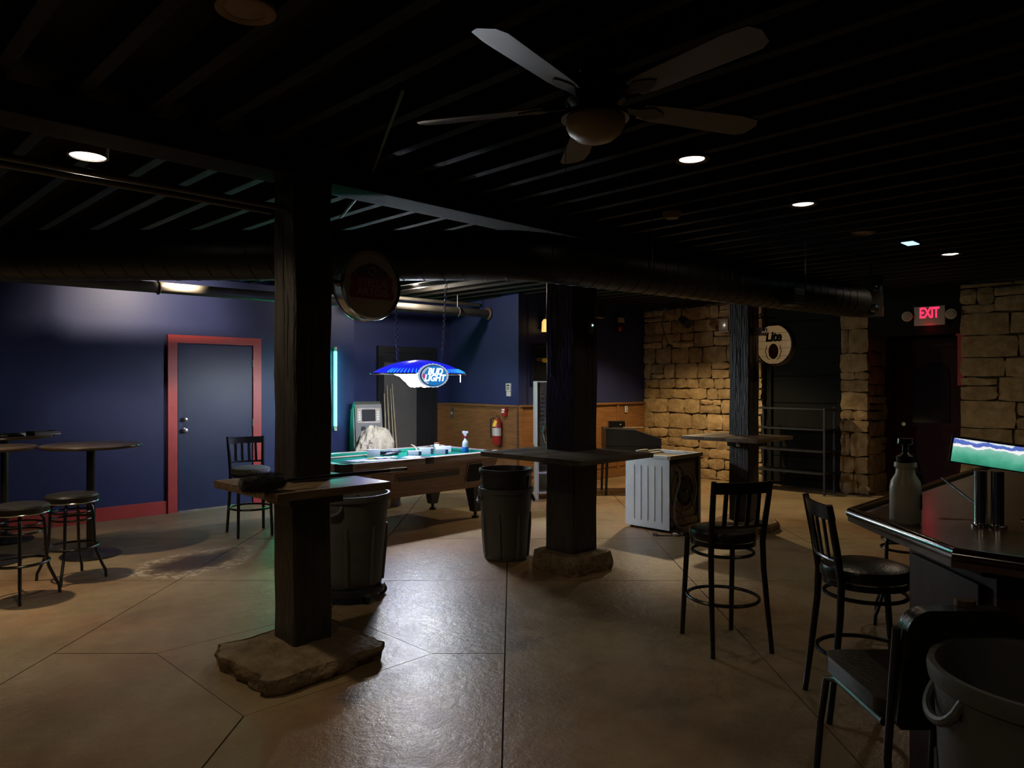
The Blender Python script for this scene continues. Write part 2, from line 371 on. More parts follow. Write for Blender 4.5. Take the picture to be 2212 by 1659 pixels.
for i in range(len(us)-1):
    for j in range(len(vsum)-1):
        if i > 2 or i == 0:      # the short joint by the post does not run on
            if vsum[j] == 6.2: continue
            v1 = 8.5 if vsum[j] == 3.9 else vsum[j+1]
        else: v1 = vsum[j+1]
        P = full
        for (a, b, c) in ((1, -1, us[i+1]-g2), (-1, 1, -us[i]-g2), (1, 1, v1-g2), (-1, -1, -vsum[j]-g2)):
            P = clip(P, a, b, c)
            if not P: break
        if not P: continue
        cx = sum(p[0] for p in P)/len(P)-pc[0]; cy = sum(p[1] for p in P)/len(P)-pc[1]
        touches = (i in (1, 2)) and (j in (2, 3))       # the four slabs that meet round the first post
        if touches:
            if abs(cx) > abs(cy): P = clip(P, -1, 0, -(pc[0]+ph+G)) if cx > 0 else clip(P, 1, 0, pc[0]-ph-G)
            else: P = clip(P, 0, -1, -(pc[1]+ph+G)) if cy > 0 else clip(P, 0, 1, pc[1]-ph-G)
        slab(P)
slab([(pc[0]-ph, pc[1]-ph), (pc[0]+ph, pc[1]-ph), (pc[0]+ph, pc[1]+ph), (pc[0]-ph, pc[1]+ph)])

# ---- walls
H = 3.2
WB = 9.52
wl = struct(MB().b2((-4, WB, 0), (6.13, WB+0.15, H)).build('wall_left', 'blue', smooth=False))
struct(MB().b2((5.98, WB+0.15, 0), (6.13, 9.75, H)).build('wall_jog', 'blue', smooth=False))
struct(MB().b2((5.98, 9.75, 0), (8.4, 9.9, H)).build('wall_alcove', 'blue', smooth=False))
# slightly slanted side wall of the alcove, then the short back wall up to the stonework
c0, c1 = Vector((8.22, 9.75)), Vector((7.88, 7.74))
wd = (c1-c0).normalized(); wn = Vector((-abs(wd.y), 0)); wn = Vector((wd.y, -wd.x)); 
if wn.x > 0: wn = -wn
struct(MB().prism([tuple(c0), tuple(c1), (8.1, 7.74), (8.4, 9.75)], 0, H).build('wall_alcove_side', 'blue', smooth=False))
struct(MB().b2((8.05, 7.74, 0), (11.5, 7.9, H)).build('wall_back', 'blue', smooth=False))
MB().prism([(7.88, 7.7401), (8.1, 7.7401), (8.1, 7.9), (7.92, 7.9)], 0, H).build('wall_back_return', 'blue', smooth=False)['kind'] = 'structure'
struct(MB().b2((-4.15, -5, 0), (-4, 11, H)).build('wall_behind_left', 'blue', smooth=False))
struct(MB().b2((-4, -5.15, 0), (13, -5, H)).build('wall_behind_right', 'black', smooth=False))
# ---- wainscot (oak boards below a rail)
def wain(name, p, q, z1=1.27, bw=0.55):
    p, q = Vector(p), Vector(q); d = (q-p); L = d.length; d.normalize(); nn = Vector((d.y, -d.x))
    if nn.dot(-(p+q)/2) < 0: nn = -nn
    ang = math.atan2(d.y, d.x); R = rotm(0, 0, ang)
    root = struct(MB().box((*( (p+q)/2+nn*0.008), z1/2), (L, 0.012, z1), R).build(name, 'oak', smooth=False))
    k = max(1, round(L/bw))
    for i in range(k):
        m = p+d*(L*(i+0.5)/k)+nn*0.018
        MB().box((m.x, m.y, z1/2+0.05), (L/k-0.012, 0.016, z1-0.26), R, bev=0.004).build('panel', 'oak', root, smooth=False)
    for i in range(k+1):
        m = p+d*min(max(L*i/k, 0.03), L-0.03)+nn*0.024
        MB().box((m.x, m.y, z1/2), (0.06, 0.022, z1), R, bev=0.003).build('stile', 'oak', root, smooth=False)
    m = (p+q)/2+nn*0.03
    MB().box((m.x, m.y, z1+0.012), (L, 0.06, 0.03), R, bev=0.008).build('rail', 'oak', root)
    MB().box((m.x, m.y, 0.07), (L, 0.03, 0.14), R, bev=0.005).build('skirting', 'oak', root)
    return root, d, nn
wain('trim_1', c0, c1, bw=0.95)
wain('trim_2', (7.88, 7.74), (11.15, 7.74), bw=0.8)
wain('trim_3', (7.93, 9.75), (8.2, 9.75), bw=0.4)
wain('trim_4', (6.14, 9.75), (6.62, 9.75), bw=0.6)
# ---- red baseboard and blue door in the left wall
struct(MB().b2((-4, WB-0.025, 0), (3.41, WB, 0.16), bev=0.004).build('baseboard_left', 'red', smooth=False))
struct(MB().b2((4.70, WB-0.025, 0), (6.13, WB, 0.16), bev=0.004).build('baseboard_left_end', 'red', smooth=False))
d1 = struct(MB().b2((3.525, WB-0.035, 0.02), (4.50, WB+0.01, 2.13), bev=0.003).build('door_1', 'bluedoor', smooth=False))
fr = MB().b2((3.40, WB-0.05, 0), (3.515, WB+0.01, 2.24)).build('frame', 'red', d1, smooth=False)
MB().b2((4.51, WB-0.05, 0), (4.625, WB+0.01, 2.24)).build('frame', 'red', d1, smooth=False)
MB().b2((3.515, WB-0.05, 2.14), (4.51, WB+0.01, 2.24)).build('frame', 'red', d1, smooth=False)
MB().b2((3.525, WB-0.04, 0.0), (4.5, WB, 0.018)).build('threshold', 'steel', d1, smooth=False)
for z, rr_ in ((1.17, 0.026), (1.03, 0.032)):
    R = rotm(PI/2)
    k = MB().lathe([(0, 0), (rr_, 0), (rr_, 0.008), (0.012, 0.012), (0.012, 0.03), (rr_*0.9, 0.035), (rr_, 0.05), (rr_*0.8, 0.062), (0, 0.066)], 24, (3.60, WB-0.035, z), R).build('deadbolt' if z > 1.1 else 'door_knob', 'chrome', d1)
for z in (0.3, 1.1, 1.9):
    MB().cyl((4.505, WB-0.045, z-0.05), (4.505, WB-0.045, z+0.05), 0.009, seg=8).build('hinge', 'steel', d1)
# ---- grey door in the alcove
d2 = struct(MB().b2((6.80, 9.72, 0.02), (7.78, 9.765, 2.13)).build('door_2', 'doorgrey', smooth=False))
for lo, hi in (((6.69, 9.69, 0), (6.80, 9.76, 2.23)), ((7.78, 9.69, 0), (7.88, 9.76, 2.23)), ((6.8, 9.69, 2.13), (7.78, 9.76, 2.23))):
    MB().b2(lo, hi).build('frame', 'doorblack', d2, smooth=False)
MB().b2((7.47, 9.70, 0.02), (7.78, 9.72, 2.13)).build('dark_panel', 'doorblack', d2, smooth=False)
MB().b2((6.8, 9.702, 1.97), (7.47, 9.72, 2.13)).build('transom', 'doorblack', d2, smooth=False)
# ---- ceiling
ceil = struct(MB().b2((-4, -5, 3.14), (13, 11, 3.24)).build('ceiling', 'ceil', smooth=False))
k = 0; a = -0.6
jm = None
while a < 11.2:
    if jm is None:
        o = MB().b2((-0.032, -4.6, 2.985), (0.032, 9.5, 3.14), bev=0.006).build('joist', 'joist', ceil, smooth=False); jm = o.data
    else:
        o = bpy.data.objects.new('joist', jm); C.objects.link(o); o.parent = ceil
    o.location = (a, 0, 0); a += 0.318
MB().b2((-0.6, 3.90, 2.84), (11.1, 4.16, 2.985), bev=0.01).build('beam', 'joist', ceil, smooth=False)
# ---- stone wall on the right: every stone its own piece
WA = 11.15
wr = struct(MB().b2((WA+0.06, 5.46, 0), (WA+0.5, 7.8, H)).build('wall_right', 'mortar', smooth=False))
wp = struct(MB().b2((WA+0.06, 3.87, 0), (WA+0.9, 4.22, H)).build('wall_right_pier', 'mortar', smooth=False))
wf = struct(MB().b2((WA+0.06, -5, 0), (WA+0.9, 2.62, H)).build('wall_right_front', 'mortar', smooth=False))
def stone(y0, y1, z0, z1, parent, x=WA, axis='A', depth=0.1, rough=1.0):
    g = random.uniform(0.003, 0.008); y0 += g; y1 -= g; z0 += g; z1 -= g
    if y1-y0 < 0.03 or z1-z0 < 0.025: return
    b = bmesh.new(); out = random.uniform(-0.02, 0.022)*rough; n = 3
    vs_ = []
    for i in range(n+1):
        for j in range(n+1):
            s, t = i/n, j/n
            ed = (i in (0, n)) + (j in (0, n))
            jy = 0 if i in (0, n) else random.uniform(-.06, .06)*(y1-y0); jz = 0 if j in (0, n) else random.uniform(-.06, .06)*(z1-z0)
            e = 0.012*rough
            yy = y0+(y1-y0)*s + (random.uniform(-e, e) if i in (0, n) else jy); zz = z0+(z1-z0)*t+(random.uniform(-e, e) if j in (0, n) else jz)
            if ed == 2: yy += (0.008 if i == 0 else -0.008)*rough; zz += (0.008 if j == 0 else -0.008)*rough
            xx = -out + (0.012 if ed == 0 else 0.0)*-1 + random.uniform(-.006, .006) + (0.006 if ed else 0)
            vs_.append((xx, yy, zz))
    def P(x_, y_, z_): return Vector((x+x_, y_, z_)) if axis == 'A' else Vector((y_, x+x_, z_))
    V = [b.verts.new(P(*q)) for q in vs_]
    for i in range(n):
        for j in range(n):
            q = i*(n+1)+j; b.faces.new((V[q], V[q+1], V[q+n+2], V[q+n+1]))
    ring = [i*(n+1) for i in range(n+1)]+[n*(n+1)+j for j in range(1, n+1)]+[i*(n+1)+n for i in range(n-1, -1, -1)]+[j for j in range(n-1, 0, -1)]
    back = [b.verts.new(P(depth, vs_[q][1], vs_[q][2])) for q in ring]
    for q in range(len(ring)):
        b.faces.new((V[ring[q]], V[ring[(q+1) % len(ring)]], back[(q+1) % len(ring)], back[q]))
    w_ = MB(); w_.bm.free(); w_.bm = b
    w_.build('stone', 'stone', parent)
def ashlar(parent, y0, y1, z1, hmin, hmax, lmin, lmax, z0=0.0, **kw):
    z = z0
    while z < z1-0.05:
        h = random.uniform(hmin, hmax); h = min(h, z1-z)
        y = y0
        while y < y1-0.02:
            l = random.uniform(lmin, lmax)*(0.75+h/hmax*0.4)
            if y1-(y+l) < lmin*0.6: l = y1-y
            if h > 0.2 and l > 0.22 and random.random() < 0.3:
                q = random.uniform(0.35, 0.65)
                stone(y, y+l, z, z+h*q, parent, **kw)
                if l > 0.35 and random.random() < .6:
                    p_ = random.uniform(.35, .65); stone(y, y+l*p_, z+h*q, z+h, parent, **kw); stone(y+l*p_, y+l, z+h*q, z+h, parent, **kw)
                else: stone(y, y+l, z+h*q, z+h, parent, **kw)
            else: stone(y, y+l, z, z+h, parent, **kw)
            y += l
        z += h
ashlar(wr, 5.46, 7.74, 2.95, 0.13, 0.29, 0.18, 0.44)
ashlar(wp, 3.83, 4.23, 2.75, 0.22, 0.36, 0.19, 0.42)
ashlar(wp, WA+0.12, WA+0.85, 2.75, 0.22, 0.36, 0.3, 0.8, x=3.83, axis='B', depth=0.05)
ashlar(wf, 1.5, 2.66, 2.95, 0.24, 0.42, 0.35, 0.75)
stone(3.95, 4.2, 0.0, 0.2, wp, x=WA-0.08, rough=1.6); stone(3.8, 3.97, 0.0, 0.13, wp, x=WA-0.05, rough=1.6)
# lintel over garage door and exit recess, panel door
struct(MB().b2((WA+0.1, 4.2, 2.62), (WA+0.5, 5.48, H)).build('wall_right_lintel', 'garage', smooth=False))
struct(MB().b2((WA+0.02, 2.6, 2.30), (WA+0.3, 3.87, H)).build('wall_exit_lintel', 'black', smooth=False))
d3 = struct(MB().b2((WA+0.2, 4.2, 0.0), (WA+0.24, 5.48, 2.62)).build('door_3', 'garage', smooth=False))
for i in range(6):
    MB().b2((WA+0.17, 4.32, 0.05+i*0.425), (WA+0.2, 5.36, 0.05+i*0.425+0.412), bev=0.008).build('panel', 'garage', d3, smooth=False)
for y in (4.2, 5.36):
    MB().b2((WA+0.12, y, 0), (WA+0.21, y+0.12, 2.62)).build('frame', 'garage', d3, smooth=False)
d4 = struct(MB().b2((WA+0.80, 2.62, 0), (WA+0.86, 3.87, 2.3)).build('door_4', 'reddoor', smooth=False))
MB().b2((WA+0.72, 3.72, 0), (WA+0.8, 3.83, 2.26)).build('frame', 'reddoor', d4, smooth=False)
MB().b2((WA+0.72, 2.62, 0), (WA+0.8, 2.73, 2.26)).build('frame', 'reddoor', d4, smooth=False)
MB().b2((WA+0.72, 2.73, 2.16), (WA+0.8, 3.72, 2.26)).build('frame', 'reddoor', d4, smooth=False)
arch = [(2.98, 1.05), (3.47, 1.05), (3.47, 1.75)]+[(3.225+0.245*math.cos(a_), 1.75+0.2*math.sin(a_)) for a_ in [PI*k_/10 for k_ in range(1, 10)]]+[(2.98, 1.75)]
MB().prism(arch, WA+0.785, WA+0.80, lambda x, y, z: Vector((z, x, y))).build('pane', 'glassdark', d4, smooth=False)
MB().cyl((WA+0.74, 3.58, 1.02), (WA+0.80, 3.58, 1.02), 0.03).build('door_knob', 'chrome', d4)
MB().b2((WA+0.03, 2.6, 2.27), (WA+0.8, 2.72, 2.31)).build('head_trim', 'red', d4, smooth=False)
MB().b2((WA+0.03, 2.62, 1.6), (WA+0.12, 2.70, 2.27)).build('jamb_trim', 'red', d4, smooth=False)

# ================================================================== LARGE OBJECTS
# ---- timber posts
def rough_block(lo, hi, n=5, amp=0.03, top_flat=True):
    import mathutils.noise as mnn
    b = MB(); bmesh.ops.create_cube(b.bm, size=1.0); sd = random.uniform(0, 50)
    bmesh.ops.subdivide_edges(b.bm, edges=b.bm.edges[:], cuts=n, use_grid_fill=True)
    for v in b.bm.verts:
        p = Vector((lo[0]+(v.co.x+.5)*(hi[0]-lo[0]), lo[1]+(v.co.y+.5)*(hi[1]-lo[1]), lo[2]+(v.co.z+.5)*(hi[2]-lo[2])))
        sx = abs(v.co.x) > .49; sy = abs(v.co.y) > .49
        q = Vector((v.co.x*3+sd, v.co.y*3, 0)); q3 = Vector((v.co.x*7+sd, v.co.y*7, v.co.z*.9))
        if sx or sy:
            o_ = amp*1.5*mnn.noise(q)+amp*1.0*mnn.noise(q3)+amp*.7*mnn.noise(q3*2.3)
            bulge = amp*.35*(1-(2*v.co.z)**2)
            if sx: p.x += (o_+bulge-(amp*.9 if sy else 0))*(1 if v.co.x > 0 else -1)
            if sy: p.y += (o_+bulge-(amp*.9 if sx else 0))*(1 if v.co.y > 0 else -1)
        if v.co.z > .49: p.z += amp*.35*mnn.noise(q3) - (amp*.35 if (sx or sy) else 0)
        if v.co.z < -.49: p.z = lo[2]
        v.co = p
    return b
def timber(x0, y0, wd_, z0, z1, n=14, amp=0.005):
    b = MB(); rings = []
    for i in range(n+1):
        z = z0+(z1-z0)*i/n; ox, oy = random.uniform(-amp, amp)*.6, random.uniform(-amp, amp)*.6; cf = 0.012
        P = []
        for (cx, cy, sx, sy) in ((x0, y0, 1, 1), (x0+wd_, y0, -1, 1), (x0+wd_, y0+wd_, -1, -1), (x0, y0+wd_, 1, -1)):
            j = [random.uniform(-amp, amp) for _ in range(2)]
            a_, b_ = (cx+sx*cf+ox+j[0], cy+oy+j[1]*.5), (cx+ox+j[0]*.5, cy+sy*cf+oy+j[1])
            P += [b_, a_] if (sx*sy > 0) else [a_, b_]
        rings.append([b.bm.verts.new((p[0], p[1], z)) for p in P])
    for A, B in zip(rings[:-1], rings[1:]):
        for q in range(8): b.bm.faces.new((A[q], A[(q+1) % 8], B[(q+1) % 8], B[q]))
    b.bm.faces.new(rings[0][::-1]); b.bm.faces.new(rings[-1])
    return b
POSTS = [(2.10, 3.89, 0.25, 0.095, 'black timber post nearest the camera, on a wide flat stone'),
         (4.765, 4.02, 0.325, 0.155, 'thick black timber post in the middle, on a pale rough stone block'),
         (7.50, 3.82, 0.24, 0.10, 'slim black timber post in front of the dark panelled door')]
for i, (x, y, w_, zb, lab) in enumerate(POSTS):
    p = thing('timber_post', lab, 'post', (x, y, 0), 0, 'timber posts of the room')
    timber(0, 0, w_, zb-0.01, 2.84).build('shaft', 'post', p)
    if i == 0: rough_block((-0.34, -0.33, 0), (0.42, 0.36, 0.095), 14, 0.034).build('stone_base', 'basestone', p)
    elif i == 1: rough_block((-0.10, -0.10, 0), (w_+0.11, w_+0.11, 0.165), 10, 0.028).build('stone_base', 'basestone', p)
    else: rough_block((-0.22, -0.18, 0), (0.42, 0.40, 0.105), 9, 0.04).build('stone_base', 'basestone', p)
    # drying cracks in the timber
    for q in range(3):
        xx = random.uniform(.06, w_-.06); za = random.uniform(1.2, 1.9)
        MB().sweep([(xx+random.uniform(-.006, .006), -0.002, za+0.09*t_) for t_ in range(8)], [0.001]+[0.0035]*6+[0.001], 5).build('crack', 'ink', p)
        MB().sweep([(-0.002, xx+random.uniform(-.006, .006), za+0.3+0.07*t_) for t_ in range(8)], [0.001]+[0.003]*6+[0.001], 5).build('crack', 'ink', p)
# ---- shelves round the posts: two boards notched round the timber
def shelf(lo, hi, post, lab, m, th=0.045, z=1.045, opener=False):
    s = thing('post_shelf', lab, 'shelf', ((lo[0]+hi[0])/2, (lo[1]+hi[1])/2, z-th), 0, 'drink shelves fixed round the posts')
    ox, oy = -(lo[0]+hi[0])/2, -(lo[1]+hi[1])/2
    px, py, w_ = post[0], post[1], post[2]; gp = 0.004
    def bd(x0, y0, x1, y1): 
        if x1-x0 < .01 or y1-y0 < .01: return
        MB().b2((x0+ox, y0+oy, 0), (x1+ox, y1+oy, th), bev=0.006).build('board', m, s)
    bd(lo[0], lo[1], hi[0], py-gp); bd(lo[0], py+w_+gp, hi[0], hi[1])
    bd(lo[0], py-gp, px-gp, py+w_+gp); bd(px+w_+gp, py-gp, hi[0], py+w_+gp)
    for (x0, y0, x1, y1) in ((px-.05, py-.005-.04, px+w_+.05, py-.005), (px-.045, py, px-.005, py+w_)):
        MB().b2((x0+ox, y0+oy, -0.09), (x1+ox, y1+oy, -0.002), bev=0.004).build('bracket', 'post', s)
    if opener:
        MB().box((px-.055+ox, py+w_*.4+oy, -0.06), (0.02, 0.05, 0.05), bev=0.006).build('bottle_opener', 'chrome', s)
    return s
shelf((1.82, 3.55), (2.54, 4.34), POSTS[0], 'worn tan plank shelf round the nearest post with a duster on it', 'shelfwood')
shelf((4.20, 3.48), (5.16, 4.58), POSTS[1], 'grey-brown square shelf round the middle post above the nested trash cans', 'greyboard', 0.04)
shelf((6.97, 3.46), (7.80, 4.34), POSTS[2], 'small wooden shelf round the slim post with a bottle opener under it', 'shelfwood', 0.04, 1.055, True)

# ---- pool table
TX, TY = 5.075, 6.98
pt = thing('pool_table', 'coin-operated pool table with green felt and walnut sides', 'pool table', (TX, TY, 0))
LX, LY = 1.125, 0.62
def frus(b, x0, y0, z0, x1, y1, z1):
    lo = [b.bm.verts.new((sx*x0, sy*y0, z0)) for sx, sy in ((-1, -1), (1, -1), (1, 1), (-1, 1))]
    hi = [b.bm.verts.new((sx*x1, sy*y1, z1)) for sx, sy in ((-1, -1), (1, -1), (1, 1), (-1, 1))]
    b.bm.faces.new(lo[::-1]); b.bm.faces.new(hi)
    for q in range(4): b.bm.faces.new((lo[q], lo[(q+1) % 4], hi[(q+1) % 4], hi[q]))
    return b
frus(MB(), LX-0.17, LY-0.12, 0.385, LX-0.03, LY-0.03, 0.745).build('cabinet', 'poolwood', pt, smooth=False)
MB().b2((-LX+.1, -LY+.1, 0.745), (LX-.1, LY-.1, 0.762)).build('felt_bed', 'felt', pt, smooth=False)
def rail(name, x0, y0, x1, y1, z0, z1, m, bev=0.008): return MB().b2((x0, y0, z0), (x1, y1, z1), bev=bev).build(name, m, pt)
for sy in (-1, 1):
    for sx in (-1, 1):
        rail('rail', min(sx*.06, sx*(LX-.12)), min(sy*LY, sy*(LY-.11)), max(sx*.06, sx*(LX-.12)), max(sy*LY, sy*(LY-.11)), 0.735, 0.805, 'poolrail')
        xs = sorted((sx*.08, sx*(LX-.17))); ys = sorted((sy*(LY-.11), sy*(LY-.16)))
        rail('cushion', xs[0], ys[0], xs[1], ys[1], 0.762, 0.803, 'felt', 0.012)
for sx in (-1, 1):
    xs = sorted((sx*LX, sx*(LX-.11)))
    rail('rail', xs[0], -LY+.12, xs[1], LY-.12, 0.735, 0.805, 'poolrail')
    xs = sorted((sx*(LX-.11), sx*(LX-.16)))
    rail('cushion', xs[0], -LY+.17, xs[1], LY-.17, 0.762, 0.803, 'felt', 0.012)
for sx in (-1, 1):
    for sy in (-1, 1):
        cm = 'canblack' if sx < 0 else 'offwhite'
        o = MB().prism([(sx*(LX-.13), sy*(LY+.004)), (sx*(LX-.03), sy*(LY+.004)), (sx*(LX+.004), sy*(LY-.03)), (sx*(LX+.004), sy*(LY-.13)), (sx*(LX-.11), sy*(LY-.13)), (sx*(LX-.13), sy*(LY-.11))], 0.73, 0.81).build('corner_casting', cm, pt, smooth=False)
        MB().lathe([(0, 0), (0.052, 0), (0.052, 0.004), (0, 0.004)], 20, (sx*(LX-.13), sy*(LY-.13), 0.8105)).build('pocket', 'ink', pt)
for sy in (-1, 1):
    MB().lathe([(0, 0), (0.05, 0), (0.05, 0.003), (0, 0.003)], 20, (0, sy*(LY-.09), 0.806)).build('pocket', 'ink', pt)
    MB().b2((-.06, min(sy*LY, sy*(LY-.1)), .735), (.06, max(sy*LY, sy*(LY-.1)), .806), bev=.005).build('pocket_casting', 'canblack', pt)
for sx in (-1, 1):
    for sy in (-1, 1):
        b = MB(); b.box((sx*(LX-.26), sy*(LY-.21), 0.235), (0.20, 0.16, 0.31), taper=(0.5, 0.55), bev=0.0)
        l_ = b.build('leg', 'doorblack', pt, smooth=False)
        MB().lathe([(0, 0), (0.045, 0), (0.045, 0.02), (0.02, 0.03), (0.02, 0.085), (0, 0.085)], 16, (sx*(LX-.26), sy*(LY-.21), 0)).build('foot', 'blackmetal', l_)
# the near side: ball slot with frame, dark ball window, coin plate (placed on the sloping side)
def on_side(u0, u1, v0, v1, off, d, name, m, r=0.02, par=pt):
    # side plane from (y=-(LY-.12), z=.385) to (y=-(LY-.03), z=.745)
    dy, dz = -.09, .36; ln = math.hypot(dy, dz); ny, nz = -dz/ln, dy/ln
    def f(x, y, z): return Vector((x, -(LY-.12)+dy/ln*y+ny*z, .385+dz/ln*y+nz*z))
    return MB().prism(rrect(u0, v0, u1, v1, r), off, off+d, f).build(name, m, par, smooth=False)
on_side(-0.42, 0.50, 0.175, 0.262, 0.0, 0.010, 'slot_frame', 'poolwood', 0.03)
on_side(-0.40, 0.48, 0.187, 0.25, 0.004, 0.009, 'ball_slot', 'ink', 0.025)
on_side(0.595, 0.84, 0.075, 0.315, 0.0, 0.010, 'window_frame', 'steel', 0.03)
on_side(0.605, 0.83, 0.085, 0.305, 0.004, 0.009, 'ball_window', 'screen', 0.025)
on_side(-0.95, -0.75, 0.1, 0.30, 0.0, 0.012, 'coin_plate', 'steel', 0.01)

# ---- pool lamp
LZ = 1.74
pl = thing('pool_lamp', 'blue lens-shaped advertising lamp with torn white panel hanging over the pool table', 'lamp', (5.42, 6.98, LZ))
HLX, HLY = 0.655, 0.30
def canopy(n=36, m=8):
    b = MB(); rings = []
    for j in range(m+1):
        t = j/m; s_ = 1-t
        z = 0.17*(1-s_**2)**.92
        if j == m: rings.append([b.bm.verts.new((0, 0, z))]); break
        rings.append([b.bm.verts.new((HLX*s_*math.copysign(abs(math.cos(a_))**0.9, math.cos(a_)), HLY*s_*math.copysign(abs(math.sin(a_))**0.8, math.sin(a_)), z)) for a_ in [2*PI*k_/n for k_ in range(n)]])
    for A, B in zip(rings[:-1], rings[1:]):
        for k_ in range(n):
            if len(B) == 1: b.bm.faces.new((A[k_], A[(k_+1) % n], B[0]))
            else: b.bm.faces.new((A[k_], A[(k_+1) % n], B[(k_+1) % n], B[k_]))
    return b
canopy().build('canopy', 'poolblue', pl)
MB().sweep([(HLX*math.copysign(abs(math.cos(a_))**0.9, math.cos(a_)), HLY*math.copysign(abs(math.sin(a_))**0.8, math.sin(a_)), 0) for a_ in [2*PI*k_/48 for k_ in range(48)]], 0.010, 8, closed=True).build('rim', 'chrome', pl)
for k_ in range(26):      # moulded ribs that glow along the lower edge
    a_ = PI+0.45+ (PI-0.9)*k_/25
    pts = []
    for t in (0.03, 0.10, 0.18):
        s_ = 1-t
        pts.append((HLX*s_*math.copysign(abs(math.cos(a_))**0.9, math.cos(a_))*1.004, HLY*s_*math.copysign(abs(math.sin(a_))**0.8, math.sin(a_))*1.01, 0.17*(1-s_**2)**.92+.003))
    MB().sweep(pts, [0.006, 0.005, 0.002], 6).build('rib', 'poolcyan', pl)
# torn white skirt hanging below the canopy on the near side
def skirt(y, amp):
    up = []; N = 26
    for i in range(N+1):
        x = -0.52+0.72*i/N; t = i/N
        d_ = 0.15*min(1, (t/0.30)**1.4, (1-t)/0.15)
        up.append((x, d_+ (random.uniform(-.012, .012) if 0.05 < t < 0.95 else 0)))
    b = MB(); T = []; D = []
    for (x, d_) in up:
        yy = y*(1-0.25*(x/0.45)**2)
        T.append([b.bm.verts.new((x, yy+q, 0.005)) for q in (0, 0.006)]); D.append([b.bm.verts.new((x, yy*0.9+q, -max(0.004, d_))) for q in (0, 0.006)])
    for i in range(N):
        b.bm.faces.new((T[i][0], T[i+1][0], D[i+1][0], D[i][0])); b.bm.faces.new((T[i][1], D[i][1], D[i+1][1], T[i+1][1]))
        b.bm.faces.new((D[i][0], D[i+1][0], D[i+1][1], D[i][1]))
    return b
skirt(-HLY+.05, .02).build('torn_panel', 'poolwhite', pl)
MB().cyl((-0.45, 0, 0.05), (0.45, 0, 0.05), 0.018, seg=12).build('tube', 'letterwhite', pl)
# round logo on the near side
lg = MB().prism([(x_*(1.0 if q_ % 2 else 1.045), y_*(1.0 if q_ % 2 else 1.045)) for q_, (x_, y_) in enumerate(ellipse(0.215, 0.135, 56))], 0, 0.012).build('logo', 'logosilver', pl, smooth=False, xf=facing((-0.06, -HLY-0.014, -0.022), (-.05, -1, 0.0)))
MB().prism(ellipse(0.19, 0.125, 44), 0.012, 0.014).build('ring', 'logonavy', lg, smooth=False)
MB().prism(ellipse(0.178, 0.116, 44, (0.006, 0)), 0.014, 0.016).build('field', 'logoblue', lg, smooth=False)
cres = [(0.006+0.178*math.cos(a_), 0.116*math.sin(a_)) for a_ in [PI*0.62+PI*0.72*k_/14 for k_ in range(15)]]+[(0.03+0.165*math.cos(a_), 0.105*math.sin(a_)) for a_ in [PI*1.3-PI*0.6*k_/14 for k_ in range(15)]]
MB().prism(cres, 0.016, 0.017).build('crescent', 'logosilver', lg, smooth=False)
MB().prism([(-0.15, 0.03), (-0.115, 0.0), (-0.13, -0.045), (-0.16, -0.01)], 0.017, 0.018).build('accent', 'logored', lg, smooth=False)
def tm(x, y, z): m_ = Matrix.Identity(4); m_.translation = (x, y, z); return m_
text('lettering', 'BUD', 'letterwhite', lg, tm(0.02, 0.045, 0.018), 0.105, 0.002, 0.25, 0.004)
text('lettering', 'LIGHT', 'letterwhite', lg, tm(0.012, -0.03, 0.018), 0.105, 0.002, 0.25, 0.004)
for sx, dx in ((-0.33, -0.06), (0.33, 0.10)):
    b = MB(); p0 = Vector((sx, 0, 0.12)); p1 = Vector((sx+dx, 0, 1.40)); n_ = 38; dv = (p1-p0)/n_
    for q in range(n_):
        b.torus(p0+dv*(q+.5), 0.017, 0.0045, 8, 5, rotm(PI/2, 0, (PI/2)*(q % 2)))
        for v in b.bm.verts: pass
    ch = b.build('chain', 'steel', pl); 
    for v in ch.data.vertices: pass
MB().cyl((0.42, -HLY+.05, -0.10), (0.42, -HLY+.05, 0.0), 0.006, seg=8).build('pull_cord', 'letterwhite', pl)
lamp('POINT', 'pool_lamp_light', (0.1, 0, -0.02), E_POOL, COOL, pl, shadow_soft_size=0.05)
fan_fill = lamp('POINT', 'fan_blue_fill', (-.80, -.15, 0.05), 7, (0.25, 0.25, 1.0), pl, shadow_soft_size=0.12)  # unseen blue fill added beside the canopy to tint the fan blades

# ---- spiral duct
def bez(P, k_=6):
    out = []
    for i in range(len(P)):
        if i in (0, len(P)-1): out.append(Vector(P[i])); continue
        a_, b_, c_ = Vector(P[i-1]), Vector(P[i]), Vector(P[i+1])
        u = b_+(a_-b_).normalized()*0.22; v = b_+(c_-b_).normalized()*0.22
        for q in range(k_+1):
            t = q/k_; out.append(u*(1-t)**2+b_*2*t*(1-t)+v*t*t)
    return out
DZ = 2.525
dpath = [(-1.9, 9.15, DZ), (3.70, 3.55, DZ), (6.0, 3.27, DZ), (8.3, 2.98, DZ)]
du = thing('spiral_duct', 'fat dark spiral air duct running overhead across the room', 'duct', (0, 0, 0))
dp = bez(dpath)
MB().sweep(dp, 0.175, 28).build('tube', 'duct', du)
